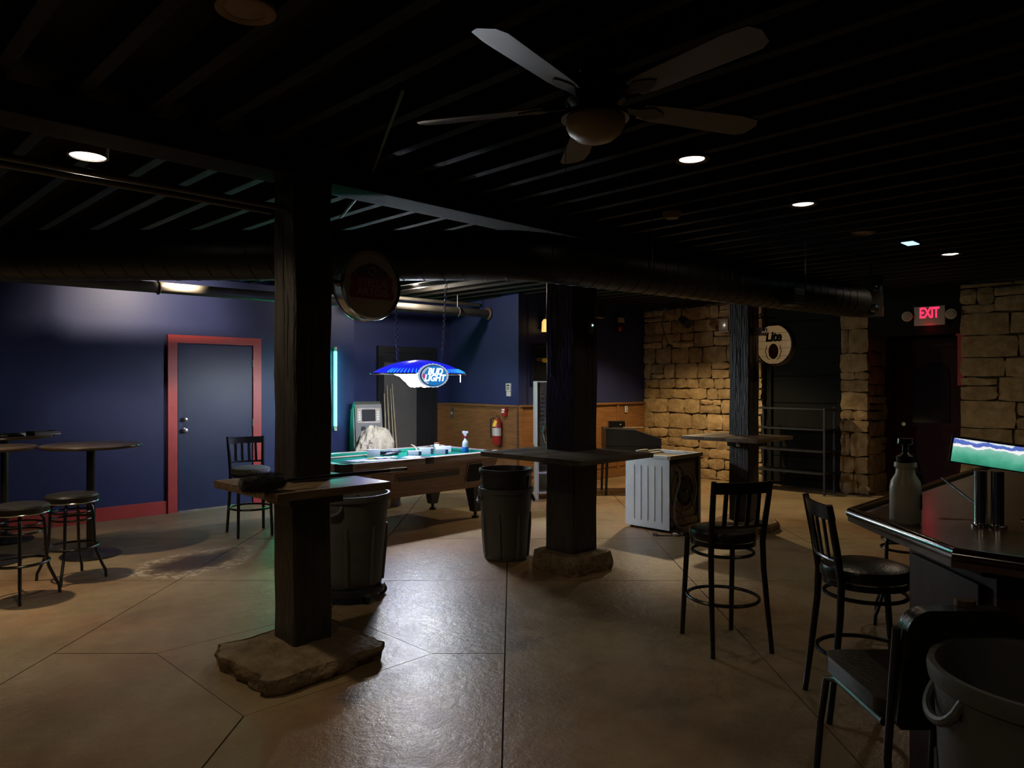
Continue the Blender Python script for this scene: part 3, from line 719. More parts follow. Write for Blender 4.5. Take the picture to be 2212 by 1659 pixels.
# seams of the spiral
sp = []; L_ = [0]
for a_, b_ in zip(dp[:-1], dp[1:]): L_.append(L_[-1]+(b_-a_).length)
def at_len(s_):
    for i in range(len(L_)-1):
        if s_ <= L_[i+1]:
            t = (s_-L_[i])/(L_[i+1]-L_[i]); return dp[i].lerp(dp[i+1], t), (dp[i+1]-dp[i]).normalized()
    return dp[-1], (dp[-1]-dp[-2]).normalized()
s_ = 0.05
while s_ < L_[-1]-0.2:
    pts = []
    for k_ in range(20):
        a_ = 2*PI*k_/20; c_, t_ = at_len(s_+0.06*math.sin(a_/2)); sd = t_.cross(Vector((0, 0, 1))).normalized()
        pts.append(c_+(sd*math.cos(a_)+Vector((0, 0, 1))*math.sin(a_))*0.176)
    MB().sweep(pts, 0.004, 5, closed=True).build('seam', 'duct', du); s_ += 0.145
for q in (1.6, 4.2, 6.4, 9.0, 11.2):
    c_, t_ = at_len(q); sd = t_.cross(Vector((0, 0, 1))).normalized()
    MB().cyl(c_+sd*0.19+Vector((0, 0, .0)), Vector((c_.x+sd.x*.19, c_.y+sd.y*.19, 3.0)), 0.006, seg=6).build('hanger', 'steel', du)
rg = MB().b2((6.62, 2.93, 2.36), (6.86, 3.06, 2.52), bev=.006).build('register', 'duct', du)
for q in range(5): MB().b2((6.64, 2.926, 2.375+.028*q), (6.84, 2.935, 2.385+.028*q)).build('slat', 'steel', rg, smooth=False)
# ---- pipes under the ceiling
sp_ = thing('sprinkler_pipe', 'thick grey pipe with clamp hung along the blue wall', 'pipe', (0, 8.535, 2.70))
MB().cyl((0.4, 0, -0.03), (7.97, 0, 0.045), 0.062, seg=20).build('tube', 'pipe', sp_)
for x_, zz in ((2.96, 0.0), (7.35, .04), (5.4, .02)):
    MB().torus((x_, 0, zz-.005), 0.068, 0.012, 24, 8, rotm(0, PI/2)).build('clamp', 'pipe', sp_)
    MB().cyl((x_, 0, zz+.06), (x_, 0, 0.30), 0.008, seg=8).build('hanger_rod', 'steel', sp_)
MB().lathe([(0, 0), (0.10, 0), (0.10, 0.012), (0.07, 0.02), (0, 0.02)], 24, (7.985, 0, .045), rotm(0, -PI/2)).build('wall_flange', 'barrel', sp_)
o = MB().cyl((6.2, 8.75, 2.88), (8.0, 8.75, 2.90), 0.028, seg=14).build('upper_pipe', 'pipe'); tag(o, 'thinner conduit above the thick grey pipe in the alcove', 'pipe')
for y_, z_, lab in ((3.98, 2.655, 'near one of two thin conduits under the left can lamp'), (4.16, 2.665, 'far one of two thin conduits under the left can lamp')):
    o = MB().cyl((-1.0, y_, z_), (2.09, y_, z_), 0.018, seg=12).build('conduit', 'pipe'); tag(o, lab, 'conduit', 'conduits under the left can lamp')
o = MB().sweep([(3.10, 5.0, 2.93), (2.75, 4.1, 2.95), (2.0, 2.7, 2.965)], 0.010, 8).build('ceiling_wire', 'cable'); tag(o, 'thin dark wire strung under the joists by the nearest post', 'wire')

# ---- can lights
def can(loc, lab, lit=True, energy=0, r=0.085, m='lens', hang=0.0, col=WARM, trim='fanmetal', blend=0.6, cone=150):
    t = thing('can_light', lab, 'ceiling light', loc, 0, 'round ceiling lights')
    MB().lathe([(r*0.88, 0.004), (r*1.12, -0.006), (r*1.25, 0.0), (r*1.25, 0.012), (r*1.05, 0.02), (r*1.05, 0.10+hang), (0, 0.10+hang)], 32).build('housing', trim, t)
    MB().lathe([(0, -0.002), (r*0.6, -0.001), (r*0.9, 0.006), (r*.9, .012), (0, .012)], 32).build('lens', m, t)
    if energy: lamp('SPOT', 'can_light_beam', (0, 0, -0.03), energy, col, t, spot_size=math.radians(cone), spot_blend=blend, shadow_soft_size=0.05)
    return t
can((1.19, 2.56, 2.975), 'unlit ceiling light with tan trim at top left', False, m='trimring', trim='trimring')
can((3.89, 2.35, 2.975), 'lit warm ceiling light nearest the ceiling fan', energy=E_ROW)
can((5.45, 2.34, 2.975), 'lit ceiling light between the fan and the exit sign', energy=8)
can((6.85, 2.4, 2.975), 'small unlit ceiling light between the lit ones', m='trimring', trim='fanmetal')
can((8.63, 2.15, 2.975), 'lit ceiling light above the exit sign', energy=26, m='lensbright')
# flood can hung beyond the beam on the left, shining nearly sideways over the duct
t5 = thing('flood_can', 'bright can lamp hung under the dark joists at left', 'ceiling light', (1.14, 4.31, 2.82))
MB().lathe([(0.086, 0.0), (0.098, 0.0), (0.098, 0.14), (0.06, 0.17), (0, 0.17)], 32).build('housing', 'steel', t5)
MB().lathe([(0, -0.002), (0.06, 0.0), (0.088, 0.008), (0, 0.02)], 32).build('lens', 'lensbright', t5)
MB().b2((-.02, -.02, .16), (.02, .02, .2)).build('stem', 'steel', t5)
for sx in (-.05, .05): MB().lathe([(0, 0), (.012, 0), (.008, .02), (0, .024)], 10, (sx-.05, -.085-.01, .06), rotm(PI/2)).build('thumb_screw', 'chrome', t5)
lamp('SPOT', 'flood_can_light', (0, 0, -0.035), E_LEFT, (1, .80, .54), t5, shadow_soft_size=0.05, spot_size=math.radians(142), spot_blend=.5)
t10 = can((1.03, 7.03, 2.96), 'can lamp left of the view above the round stools', m='lensbright', energy=230, cone=98, blend=.9)
t9 = thing('wall_spot', 'spot head aimed at the blue wall over the thick pipe, behind the duct', 'spotlight', (3.2, 8.26, 2.91))
MB().cyl((0, -.12, .05), (0, .0, .0), .045, .06, 20).build('head', 'blackmetal', t9)
MB().lathe([(0, 0), (.05, 0), (.05, .004), (0, .006)], 20, (0, .003, 0), rotm(-PI/2-.3)).build('lens', 'lensbright', t9)
MB().cyl((0, -.06, .03), (0, -.06, .23), .012, seg=8).build('stem', 'blackmetal', t9)
lamp('SPOT', 'wall_spot_beam', (0, .03, -.01), E_WALL, (1, .82, .60), t9, shadow_soft_size=0.04, spot_size=math.radians(104), spot_blend=.7, rot=(PI/2-.30, 0, 0))
t8 = can((6.4, 8.3, 3.03), 'ceiling light over the far end of the pool table, behind the duct', m='lensbright')
lamp('POINT', 'can_light_glow', (0, 0, -0.06), E_ALCOVE, (1, .9, .76), t8, shadow_soft_size=0.05)
t7 = can((9.3, 6.0, 2.975), 'ceiling light in front of the stone wall, behind the duct', m='lensbright', energy=E_STONE, col=(1, .74, .42), cone=130, blend=.5)
for (x_, y_, e_, lab) in ((4.3, .25, E_BAR, 'ceiling light over the bar, right of the view'), (-.6, 1.5, E_NEAR*2.2, 'ceiling light behind the viewer at left'), (.6, -1.6, E_NEAR, 'ceiling light behind the viewer at right')):
    can((x_, y_, 2.975), lab, energy=e_)
q4 = thing('cool_panel_light', 'small cool blue rectangular light by the exit sign', 'ceiling light', (7.53, 2.21, 2.95))
MB().b2((-.11, -.06, 0), (.11, .06, .06), bev=.008).build('housing', 'fanmetal', q4)
MB().b2((-.10, -.05, -.006), (-.055, .05, 0.0)).build('diffuser', 'lenscool', q4); MB().b2((-.045, -.05, -.006), (.10, .05, 0)).build('diffuser', 'lenscool', q4)
o = thing('smoke_detector', 'tan round smoke detector on the ceiling beyond the fan', 'smoke detector', (5.0, 3.2, 2.985))
MB().lathe([(0, -0.05), (0.05, -0.048), (0.065, -0.03), (0.075, 0.0), (0, 0)], 28).build('body', 'trimring', o)
MB().torus((0, 0, -.035), .055, .004, 24, 6).build('vent_ring', 'fanmetal', o)

# ---- ceiling fan
fan = thing('ceiling_fan', 'five-bladed ceiling fan with frosted bowl light and pull chains', 'ceiling fan', (2.445, 1.945, 2.985))
MB().lathe([(0, 0), (0.075, 0), (0.07, -0.035), (0.03, -0.05), (0, -0.05)], 28).build('canopy', 'fanmetal', fan)
MB().lathe([(0, -0.05), (0.05, -0.05), (0.12, -0.075), (0.135, -0.11), (0.13, -0.165), (0.09, -0.19), (0.06, -0.195), (0.06, -0.215), (0, -0.215)], 32).build('motor', 'fanmetal', fan)
lk = MB().lathe([(0, -0.205), (0.10, -0.205), (0.14, -0.22), (0.145, -0.24), (0.125, -0.243), (0, -0.243)], 32).build('light_kit', 'fanmetal', fan)
MB().lathe([(0.128, -0.240), (0.127, -0.262), (0.112, -0.295), (0.08, -0.322), (0.04, -0.337), (0, -0.341)], 32).build('bowl', 'bowl', fan)
for k_ in range(5):
    # heading measured from the camera's right, turned into room axes
    th = math.radians(20+72*k_)-PI/4
    R = rotm(0, 0, th) @ rotm(math.radians(-12), 0, 0)
    def bl(x, y, z): return R @ Vector((x, y, z)) + Vector((0, 0, -0.175))
    prof = [(0.22, -0.05), (0.30, -0.062), (0.70, -0.075), (0.79, -0.062), (0.815, -0.02), (0.80, 0.05), (0.76, 0.072), (0.30, 0.062), (0.22, 0.05)]
    bo = MB().prism(prof, -0.004, 0.004, bl).build('blade', 'fanblade', fan, smooth=False)
    MB().prism([(0.09, -0.018), (0.2, -0.02), (0.26, -0.045), (0.32, -0.02), (0.34, 0), (0.32, 0.02), (0.26, 0.045), (0.2, 0.02), (0.09, 0.018)], -0.010, -0.0045, bl).build('blade_iron', 'fanmetal', fan, smooth=False)
for sx in (-1, 1):
    dx = Vector((1, -1, 0)).normalized()*0.125*sx
    MB().cyl((dx.x, dx.y, -0.235), (dx.x, dx.y, -0.60), 0.0015, seg=5).build('pull_chain', 'steel', fan)

# ================================================================== FURNITURE
def bar_stool(lab, loc, rz, seatm='vinyl', group='slat-back bar stools'):
    """faces +y"""
    t = thing('bar_stool', lab, 'bar stool', loc, rz, group)
    MB().lathe([(0, 0.655), (0.19, 0.655), (0.205, 0.665), (0.21, 0.69), (0.20, 0.715), (0.15, 0.73), (0, 0.735)], 36, (0, .0, 0), sx=0.98, sy=1.02).build('seat', seatm, t)
    MB().lathe([(0.195, 0.625), (0.2, 0.625), (0.2, 0.655), (0.195, 0.655), (0.195, 0.625)], 36).build('seat_ring', 'blackmetal', t)
    for s in (-1, 1):
        MB().sweep([(s*.195, -.235, 0), (s*.185, -.205, .25), (s*.175, -.178, .5), (s*.172, -.172, .66), (s*.178, -.195, .82), (s*.188, -.235, 1.04)], [.015, .016, .017, .018, .018, .016], 10).build('rear_leg', 'blackmetal', t)
        MB().sweep([(s*.175, .205, 0), (s*.168, .185, .3), (s*.16, .16, .64)], [.015, .016, .017], 10).build('leg', 'blackmetal', t)
    def bowx(x, z, y0): return Vector((x, y0-0.035*(1-(x/.19)**2), z))
    b = MB()
    for k_ in range(10):
        pass
    N = 10; V = []
    for k_ in range(N+1):
        x = -.188+.376*k_/N
        c_ = bowx(x, 0, -.226); c2 = bowx(x, 0, -.212)
        V.append([b.bm.verts.new((x, c_.y-.011, 1.035)), b.bm.verts.new((x, c_.y+.011, 1.035)), b.bm.verts.new((x, c2.y+.011, .965)), b.bm.verts.new((x, c2.y-.011, .965))])
    for A, B in zip(V[:-1], V[1:]):
        for q in range(4): b.bm.faces.new((A[q], A[(q+1) % 4], B[(q+1) % 4], B[q]))
    b.bm.faces.new(V[0]); b.bm.faces.new(V[-1][::-1])
    b.build('top_rail', 'blackmetal', t)
    MB().sweep([bowx(-.178+.356*k_/8, .765, -.183) for k_ in range(9)], .011, 8).build('lower_rail', 'blackmetal', t)
    for k_ in range(4):
        x = -.108+.072*k_; p0, p1 = bowx(x*.95, .765, -.183), bowx(x*1.05, .97, -.214)
        b = MB(); mid = (p0+p1)/2; b.box(mid, (0.026, 0.010, (p1-p0).length), rotm(math.atan2(-(p1.y-p0.y), p1.z-p0.z)*1.0)).build('slat', 'blackmetal', t, smooth=False)
    MB().sweep([(.215*math.cos(a_), .225*math.sin(a_), .29) for a_ in [2*PI*k_/36 for k_ in range(36)]], .011, 8, closed=True).build('foot_ring', 'blackmetal', t)
    MB().sweep([(.185*math.cos(a_), .19*math.sin(a_), .575) for a_ in [2*PI*k_/36 for k_ in range(36)]], .010, 8, closed=True).build('brace_ring', 'blackmetal', t)
    return t
bar_stool('black slat-back bar stool standing alone in front of the slim post', (4.17, 2.30, 0), math.radians(-32))
bar_stool('black slat-back bar stool tucked sideways against the bar corner', (3.83, 1.33, 0), math.radians(-141))
bar_stool('black slat-back bar stool with grey fabric seat beside the blue door', (3.58, 7.58, 0), math.radians(168), 'fabric')
# padded tall chair in front of the bar
pc_ = thing('padded_chair', 'black padded tall chair with a tapered back beside the bar corner', 'chair', (2.64, 0.77, 0), math.radians(-45+0))
MB().prism(rrect(-.2, -.20, .2, .24, .06), 0.60, 0.655).build('seat', 'vinyl', pc_)
bk = MB()
bk.prism([(-.19, .62), (-.175, .60), (.175, .60), (.19, .62)]+[(.10*1+.07*math.cos(a_), .89+.07*math.sin(a_)) for a_ in [PI/2*q_/6 for q_ in range(7)]]+[(-.10+.07*math.cos(a_), .89+.07*math.sin(a_)) for a_ in [PI/2+PI/2*q_/6 for q_ in range(7)]], -.028, .028, lambda x, y, z: Vector((x, -.235-(y-.6)*.08+z, y)))
bk.build('backrest', 'vinyl', pc_)
for s in (-1, 1):
    MB().sweep([(s*.215, .28, 0), (s*.205, .23, .4), (s*.20, .19, .57), (s*.195, .12, .595), (s*.195, -.2, .595)], .012, 10).build('leg', 'blackmetal', pc_)
    MB().sweep([(s*.215, -.30, 0), (s*.20, -.23, .5), (s*.19, -.225, .6), (s*.185, -.255, .9)], .012, 10).build('leg', 'blackmetal', pc_)
    MB().sweep([(s*.208, .25, .2), (s*.208, -.265, .2)], .009, 8).build('stretcher', 'blackmetal', pc_)
MB().lathe([(0, 0), (.03, 0), (.028, .02), (0, .022)], 14, (0.03, -.235, .957)).build('cap', 'barrel', pc_)
# backless swivel stools
def round_stool(lab, loc, rz):
    t = thing('round_stool', lab, 'stool', loc, rz, 'backless round bar stools')
    MB().lathe([(0, .635), (.18, .635), (.195, .645), (.197, .69), (.185, .705), (.14, .714), (0, .72)], 36).build('seat', 'vinyl', t)
    MB().torus((0, 0, .648), .196, .005, 36, 6).build('seat_band', 'chrome', t)
    for k_ in range(4):
        a_ = PI/4+PI/2*k_; c_, s_ = math.cos(a_), math.sin(a_)
        MB().sweep([(c_*r_, s_*r_, z_) for r_, z_ in ((.08, .628), (.13, .622), (.152, .595), (.16, .53), (.172, .30), (.185, .22), (.235, .10), (.255, .06), (.26, 0))], .012, 10).build('leg', 'blackmetal', t)
    MB().torus((0, 0, .27), .192, .011, 40, 8).build('foot_ring', 'blackmetal', t)
    MB().torus((0, 0, .50), .150, .009, 40, 8).build('brace_ring', 'blackmetal', t)
    MB().torus((0, 0, .56), .145, .008, 40, 8).build('brace_ring', 'blackmetal', t)
    return t
round_stool('backless round black stool in front of the fully visible round table', (1.70, 6.88, 0), .25)
round_stool('backless round black stool at the left edge of the view', (1.27, 6.55, 0), .6)
round_stool('backless round black stool beyond the bar, mostly hidden under its edge', (5.42, 1.62, 0), .3)
def pub_table(lab, loc, r=.44, z=1.05):
    t = thing('pub_table', lab, 'table', loc, 0, 'tall round pub tables')
    MB().lathe([(0, z-.03), (r-.005, z-.03), (r, z-.022), (r, z-.006), (r-.006, z), (0, z)], 56).build('top', 'tabletop', t)
    MB().torus((0, 0, z-.015), r, .012, 56, 8).build('edge_band', 'barrail', t)
    MB().lathe([(0, z-.045), (.13, z-.045), (.13, z-.031), (0, z-.031)], 20).build('mount', 'blackmetal', t)
    MB().cyl((0, 0, .05), (0, 0, z-.045), .038, seg=20).build('column', 'blackmetal', t)
    MB().lathe([(0, 0), (.255, 0), (.26, .012), (.24, .024), (.10, .045), (.045, .075), (0, .08)], 40).build('base', 'blackmetal', t)
    return t
pub_table('tall round pub table fully in view by the blue wall', (2.06, 7.69, 0), .42)
pub_table('tall round pub table cut off by the left edge of the view', (1.315, 8.02, 0), .375)
pub_table('tall round pub table against the wall with trays on it', (1.62, 9.02, 0), .44, 1.09)
for (x, y, w_, d_, h_, rz, lab, m) in ((1.92, 8.86, .26, .2, .022, .3, 'flat dark tray on the back round table', 'tabletop'), (1.92, 8.86, .24, .18, .018, .22, 'upper dark tray stacked on the back round table', 'shelfwood')):
    zz = 1.09 if 'flat' in lab else 1.113
    t = thing('tray', lab, 'tray', (x, y, zz), rz)
    MB().b2((-w_/2, -d_/2, 0.0), (w_/2, d_/2, h_*.5), bev=.003).build('base', m, t)
    for (lo, hi) in (((-w_/2, -d_/2, h_*.5), (w_/2, -d_/2+.008, h_)), ((-w_/2, d_/2-.008, h_*.5), (w_/2, d_/2, h_)), ((-w_/2, -d_/2+.008, h_*.5), (-w_/2+.008, d_/2-.008, h_)), ((w_/2-.008, -d_/2+.008, h_*.5), (w_/2, d_/2-.008, h_))):
        MB().b2(lo, hi).build('lip', 'blackmetal', t, smooth=False)
t = thing('cable_pile', 'small tangle of black cable on the back round table', 'cable', (1.62, 8.78, 1.09))
for q in range(3):
    MB().sweep([(.09*math.cos(a_*1.3+q)+.02*math.sin(3*a_), .06*math.sin(a_+q)+.02*math.cos(2*a_), .008+.008*q+.006*math.sin(a_*2)) for a_ in [2*PI*k_/30 for k_ in range(30)]], .005, 6, closed=True).build('loop', 'blackmetal', t)
MB().b2((.06, -.03, 0), (.13, .02, .03), bev=.004).build('plug', 'offwhite', t)

# ---- trash cans
def trash_can(lab, loc, rz, rt, rb, h, m, dolly=0.0, group='round trash cans'):
    t = thing('trash_can', lab, 'trash can', loc, rz, group)
    z0 = dolly
    b = MB(); seg = 48
    prof = [(0, z0), (rb*.96, z0), (rb, z0+.015)]
    for k_ in range(1, 8): prof.append((rb+(rt-rb)*k_/8, z0+.015+(h-.06)*k_/8))
    prof += [(rt, z0+h-.05), (rt+.012, z0+h-.045), (rt+.016, z0+h-.02), (rt+.012, z0+h), (rt-.004, z0+h), (rt-.012, z0+h-.03), (rb-.012, z0+.03), (0, z0+.03)]
    b.lathe(prof, seg); b.build('body', m, t)
    for k_ in range(8):      # moulded flutes that run down the side
        a_ = 2*PI*(k_+.5)/8
        pts = [((rb+(rt-rb)*q)*math.cos(a_), (rb+(rt-rb)*q)*math.sin(a_), z0+.03+(h-.06)*q) for q in (0, .25, .5, .68)]
        MB().sweep([Vector(p_)*1 for p_ in pts], [.016, .018, .018, .010], 6).build('flute', m, t)
    for k_ in range(2):
        a_ = PI*k_; c_, s_ = math.cos(a_), math.sin(a_); r_ = rt*.965
        R = rotm(0, 0, a_)
        pts = [R @ Vector((r_+dx, dy, z0+h+dz)) for dx, dy, dz in [(-.014+.042*math.sin(PI*q_/12)**.6, -.078*math.cos(PI*q_/12), -.055-.075*math.sin(PI*q_/12)**.6) for q_ in range(13)]]
        MB().sweep(pts, .013, 8).build('handle', m, t)
    if dolly:
        MB().lathe([(0, dolly-.05), (rb+.02, dolly-.05), (rb+.025, dolly-.02), (rb+.02, dolly), (0, dolly)], 40).build('dolly', 'canblack', t)
        for k_ in range(5):
            a_ = 2*PI*k_/5+.35; x, y = (rb+.005)*math.cos(a_), (rb+.005)*math.sin(a_)
            c_ = MB().cyl((x-.014*math.sin(a_), y+.014*math.cos(a_), .038), (x+.014*math.sin(a_), y-.014*math.cos(a_), .038), .038, seg=16).build('caster', 'blackmetal', t)
            MB().box((x, y, (.07+dolly-.04)/2), (.05, .05, dolly-.04-.07+.02), rotm(0, 0, a_)).build('fork', 'steel', t, smooth=False)
    return t
trash_can('tall grey trash can on a wheeled dolly behind the nearest post', (3.06, 4.80, 0), .5, .285, .235, .69, 'cangrey', .105)
trash_can('grey trash can beside the middle post, lower of the nested pair', (4.78, 4.86, 0), 2.5, .245, .205, .66, 'cangrey')
t = thing('trash_bin', 'black bin nested inside the grey trash can', 'trash can', (4.78, 4.86, 0.60), 0, 'round trash cans')
MB().lathe([(0, -.52), (.185, -.52), (.19, -.50), (.228, 0.03), (.238, .19), (.25, .195), (.256, .215), (.25, .235), (.236, .235), (.228, .21), (.178, -.48), (0, -.48)], 48).build('body', 'canblack', t)
MB().prism([(-.05, .08), (.03, .08), (.03, .17), (-.05, .17)], 0, .002, lambda x, y, z: (rotm(0, 0, -1.15) @ Vector((.2372+z+ (y-.08)*.09, x, y)))).build('sticker', 'atm', t, smooth=False)
trash_can('big grey trash can at the bottom right corner of the view', (2.29, .34, 0), 2.2, .265, .225, .76, 'cangrey', .12)

# ---- bar
bar = thing('bar_counter', 'dark glossy wooden bar with angled corner and padded rail', 'bar', (3.2, 0.6, 0))
def bp(P): return [(x-3.2, y-0.6) for x, y in P]
outer = [(2.66, -2.6), (2.66, .66), (3.25, 1.20), (7.6, 1.20)]
inner = [(7.6, .62), (3.55, .62), (3.26, .34), (3.26, -2.6)]
MB().prism(bp(outer+inner), 1.03, 1.068).build('top', 'bar', bar, smooth=False)
MB().prism(bp([(2.88, -2.6), (2.88, .58), (3.33, .98), (7.6, .98), (7.6, .66), (3.53, .66), (3.22, .36), (3.22, -2.6)]), 0.0, 1.03).build('body', 'barbody', bar, smooth=False)
ro = [Vector((p[0]-3.2, p[1]-.6, 1.066)) for p in outer]
MB().sweep([ro[0]+Vector((.02, 0, 0)), ro[1]+Vector((.02, -.006, 0)), ro[2]+Vector((-.006, -.02, 0)), ro[3]+Vector((0, -.02, 0))], .026, 12).build('arm_rail', 'barrail', bar)
ri = [Vector((p[0]-3.2, p[1]-.6, 1.064)) for p in inner]
MB().sweep([ri[0], ri[1], ri[2], ri[3]], .014, 8).build('drip_rail', 'barrail', bar)
MB().sweep([(p[0]-3.2, p[1]-.6, 1.005) for p in ((2.80, -2.6), (2.80, .60), (3.30, 1.06), (7.6, 1.06))], .022, 8).build('apron_moulding', 'barbody', bar)
for k_ in range(7):
    y = .48-.45*k_
    MB().b2((2.862-3.2, y-.39-.6, .16), (2.88-3.2, y-.6, .93), bev=.006).build('front_panel', 'barbody', bar)
    MB().b2((2.855-3.2, y+.0-.6, .0), (2.88-3.2, y+.05-.6, 1.0), bev=.006).build('pilaster', 'barbody', bar)
for k_ in range(8):
    x = 3.42+.5*k_
    MB().b2((x-3.2, .98-.6, .16), (x+.44-3.2, .998-.6, .93), bev=.006).build('front_panel', 'barbody', bar)
Rc = rotm(0, 0, math.atan2(.40, .45))
MB().box((3.105-3.2-.011, .78-.6+.012, .545), (.48, .02, .77), Rc, bev=.006).build('front_panel', 'barbody', bar)
MB().cyl((2.76-3.2, -2.6-.6, .18), (2.76-3.2, .6-.6, .18), .024, seg=12).build('foot_rail', 'chrome', bar)
# ---- lit tap tower
TPX = (3.30, .69)
tw = thing('beer_tap_tower', 'chrome tap tower with a lit green and blue panel on the bar', 'tap tower', (*TPX, 1.068), 0)
nv = Vector((-TPX[0], -TPX[1], 0)).normalized(); rv = Vector((-nv.y, nv.x, 0))     # rv: to the viewer's right
for s in (-1, 1):
    o_ = rv*(.027*s)
    MB().lathe([(0, 0), (.034, 0), (.034, .006), (.024, .01), (.0225, .015), (.0225, .215), (0, .215)], 28, o_).build('column', 'chrome', tw)
Rt = facing((0, 0, 0), nv+Vector((0, 0, .1)))
bx = MB().b2((-.135, -.045, -.03), (.16, .06, .0)).build('panel_box', 'blackmetal', tw, xf=facing((rv*.005)+Vector((0, 0, .272)), (nv+rv*.1), (rv*.13+Vector((0, 0, 1))).normalized()))
def tap_panel_mat():
    m = bpy.data.materials.new('lit_wave_panel'); m.use_nodes = True; n = m.node_tree.nodes; L = m.node_tree.links; p = n['Principled BSDF']
    tc = n.new('ShaderNodeTexCoord'); sx = n.new('ShaderNodeSeparateXYZ'); L.new(tc.outputs['Object'], sx.inputs[0])
    ns = n.new('ShaderNodeTexNoise'); ns.inputs['Scale'].default_value = 18; ns.inputs['Detail'].default_value = 3; L.new(tc.outputs['Object'], ns.inputs[0])
    ma = n.new('ShaderNodeMath'); ma.operation = 'MULTIPLY_ADD'; L.new(ns.outputs['Fac'], ma.inputs[0]); ma.inputs[1].default_value = 0.05; L.new(sx.outputs['Y'], ma.inputs[2])
    mr = n.new('ShaderNodeMapRange'); mr.inputs[1].default_value = -0.02; mr.inputs[2].default_value = 0.08; L.new(ma.outputs[0], mr.inputs[0])
    r = n.new('ShaderNodeValToRGB'); e = r.color_ramp.elements
    e[0].position = 0; e[0].color = (.02, .22, .13, 1); e[1].position = 1; e[1].color = (.75, .85, .9, 1)
    for q, c in ((.35, (.08, .42, .27)), (.55, (.2, .55, .42)), (.68, (.3, .6, .5)), (.71, (1, 1, 1)), (.78, (1, 1, 1)), (.80, (.09, .15, .55)), (.93, (.12, .2, .6)), (.95, (.9, .95, 1))):
        x = e.new(q); x.color = (*c, 1)
    L.new(mr.outputs[0], r.inputs[0]); L.new(r.outputs[0], p.inputs['Emission Color']); p.inputs['Emission Strength'].default_value = 0.9
    L.new(r.outputs[0], p.inputs['Base Color']); p.inputs['Roughness'].default_value = .3
    return m
M['tappanel'] = tap_panel_mat()
MB().b2((-.128, -.04, 0.0), (.118, .052, .004)).build('lit_panel', 'tappanel', bx, smooth=False)
MB().sweep([Vector((.06, .0, .012)), Vector((.2, .05, .02)), Vector((.41, .267, .127))], .006, 8).build('tap_hose', 'blackmetal', tw)
# ---- pump sprayer jug
jg = thing('pump_sprayer', 'milky white pump sprayer with black pump on the bar', 'sprayer', (3.16, .945, 1.068), .6)
MB().lathe([(0, 0), (.05, 0), (.057, .01), (.057, .14), (.053, .165), (.036, .195), (.034, .215), (.042, .225), (.040, .24), (0, .24)], 32).build('bottle', 'jug', jg)
MB().lathe([(0, .24), (.032, .24), (.034, .265), (.018, .275), (.012, .28), (.012, .31), (.03, .315), (.028, .335), (0, .338)], 24).build('pump', 'blackmetal', jg)
R_ = rotm(0, 0, math.atan2(-.7, -.2)-.6)
MB().sweep([R_ @ Vector(q) for q in ((0, .03, .255), (0, .075, .24), (0, .10, .18), (0, .095, .10), (0, .085, .03), (0, .10, .008))], .006, 8).build('hose', 'blackmetal', jg)
MB().prism([(-.03, .06), (.03, .06), (.03, .12), (-.03, .12)], 0, .0015, lambda x, y, z: rotm(0, 0, -1.9) @ Vector((.0568+z, x, y))).build('print', 'shelfedge', jg, smooth=False)
MB().sweep([R_ @ Vector(q) for q in ((0, .04, .195), (0.02, .062, .185), (0.02, .065, .15))], .014, 8).build('nozzle_clip', 'blackmetal', jg)

# ---- white washing machine with the back panel off
wm = thing('washing_machine', 'white front-loading washer with its back panel removed beside the slim post', 'washing machine', (7.10, 4.66, 0))
def wbox(lo, hi, name, m, par=wm, bev=.004): return MB().b2(lo, hi, bev=bev).build(name, m, par)
sd = wbox((-.325, -.29, .03), (-.315, .29, .80), 'side_panel', 'white')
for k_ in range(5): MB().sweep([(-.3255, -.19+.09*k_, z_) for z_ in (.10, .12, .70, .72)], [.001, .007, .007, .001], 6).build('rib', 'white', sd)
wbox((.315, -.29, .03), (.325, .29, .80), 'side_panel', 'white')
wbox((-.315, .275, .03), (.315, .29, .80), 'front_panel', 'white')
wbox((-.315, -.27, .03), (.315, .275, .06), 'base_pan', 'darkmetal')
tp = wbox((-.335, -.31, .80), (.335, -.27, .84), 'top_frame', 'beigeplastic')
wbox((-.335, .25, .80), (.335, .29, .84), 'top_frame', 'white'); wbox((-.335, -.27, .80), (-.295, .25, .84), 'top_frame', 'white'); wbox((.295, -.27, .80), (.335, .25, .84), 'top_frame', 'white')
wbox((-.295, -.27, .79), (.295, .25, .80), 'insulation', 'tan')
wbox((-.3, -.05, .842), (-.1, .0, .862), 'loose_bracket', 'offwhite'); wbox((-.2, .2, .842), (.0, .24, .865), 'loose_bracket', 'offwhite')
MB().prism(rrect(-.27, .12, .30, .76, .10), .225, .25, lambda x, y, z: Vector((x, -z, y))).build('tub_back', 'beigeplastic', wm)
MB().lathe([(.255, 0), (.262, .014), (.24, .022), (.23, .012)], 40, (.03, -.25, .43), rotm(PI/2)).build('tub_rim', 'beigeplastic', wm)
MB().lathe([(.19, 0), (.195, .014), (.18, .02), (.172, .010)], 40, (.03, -.25, .43), rotm(PI/2)).build('tub_rim', 'beigeplastic', wm)
pu = MB().lathe([(0, .03), (.02, .03), (.03, .02), (.14, .018), (.15, .034), (.155, .034), (.155, .008), (0, .008)], 40, (.03, -.25, .43), rotm(PI/2)).build('pulley', 'darkmetal', wm)
MB().lathe([(0, 0), (.012, 0), (.01, .012), (0, .014)], 12, (.03, -.28, .43), rotm(PI/2)).build('bolt', 'chrome', wm)
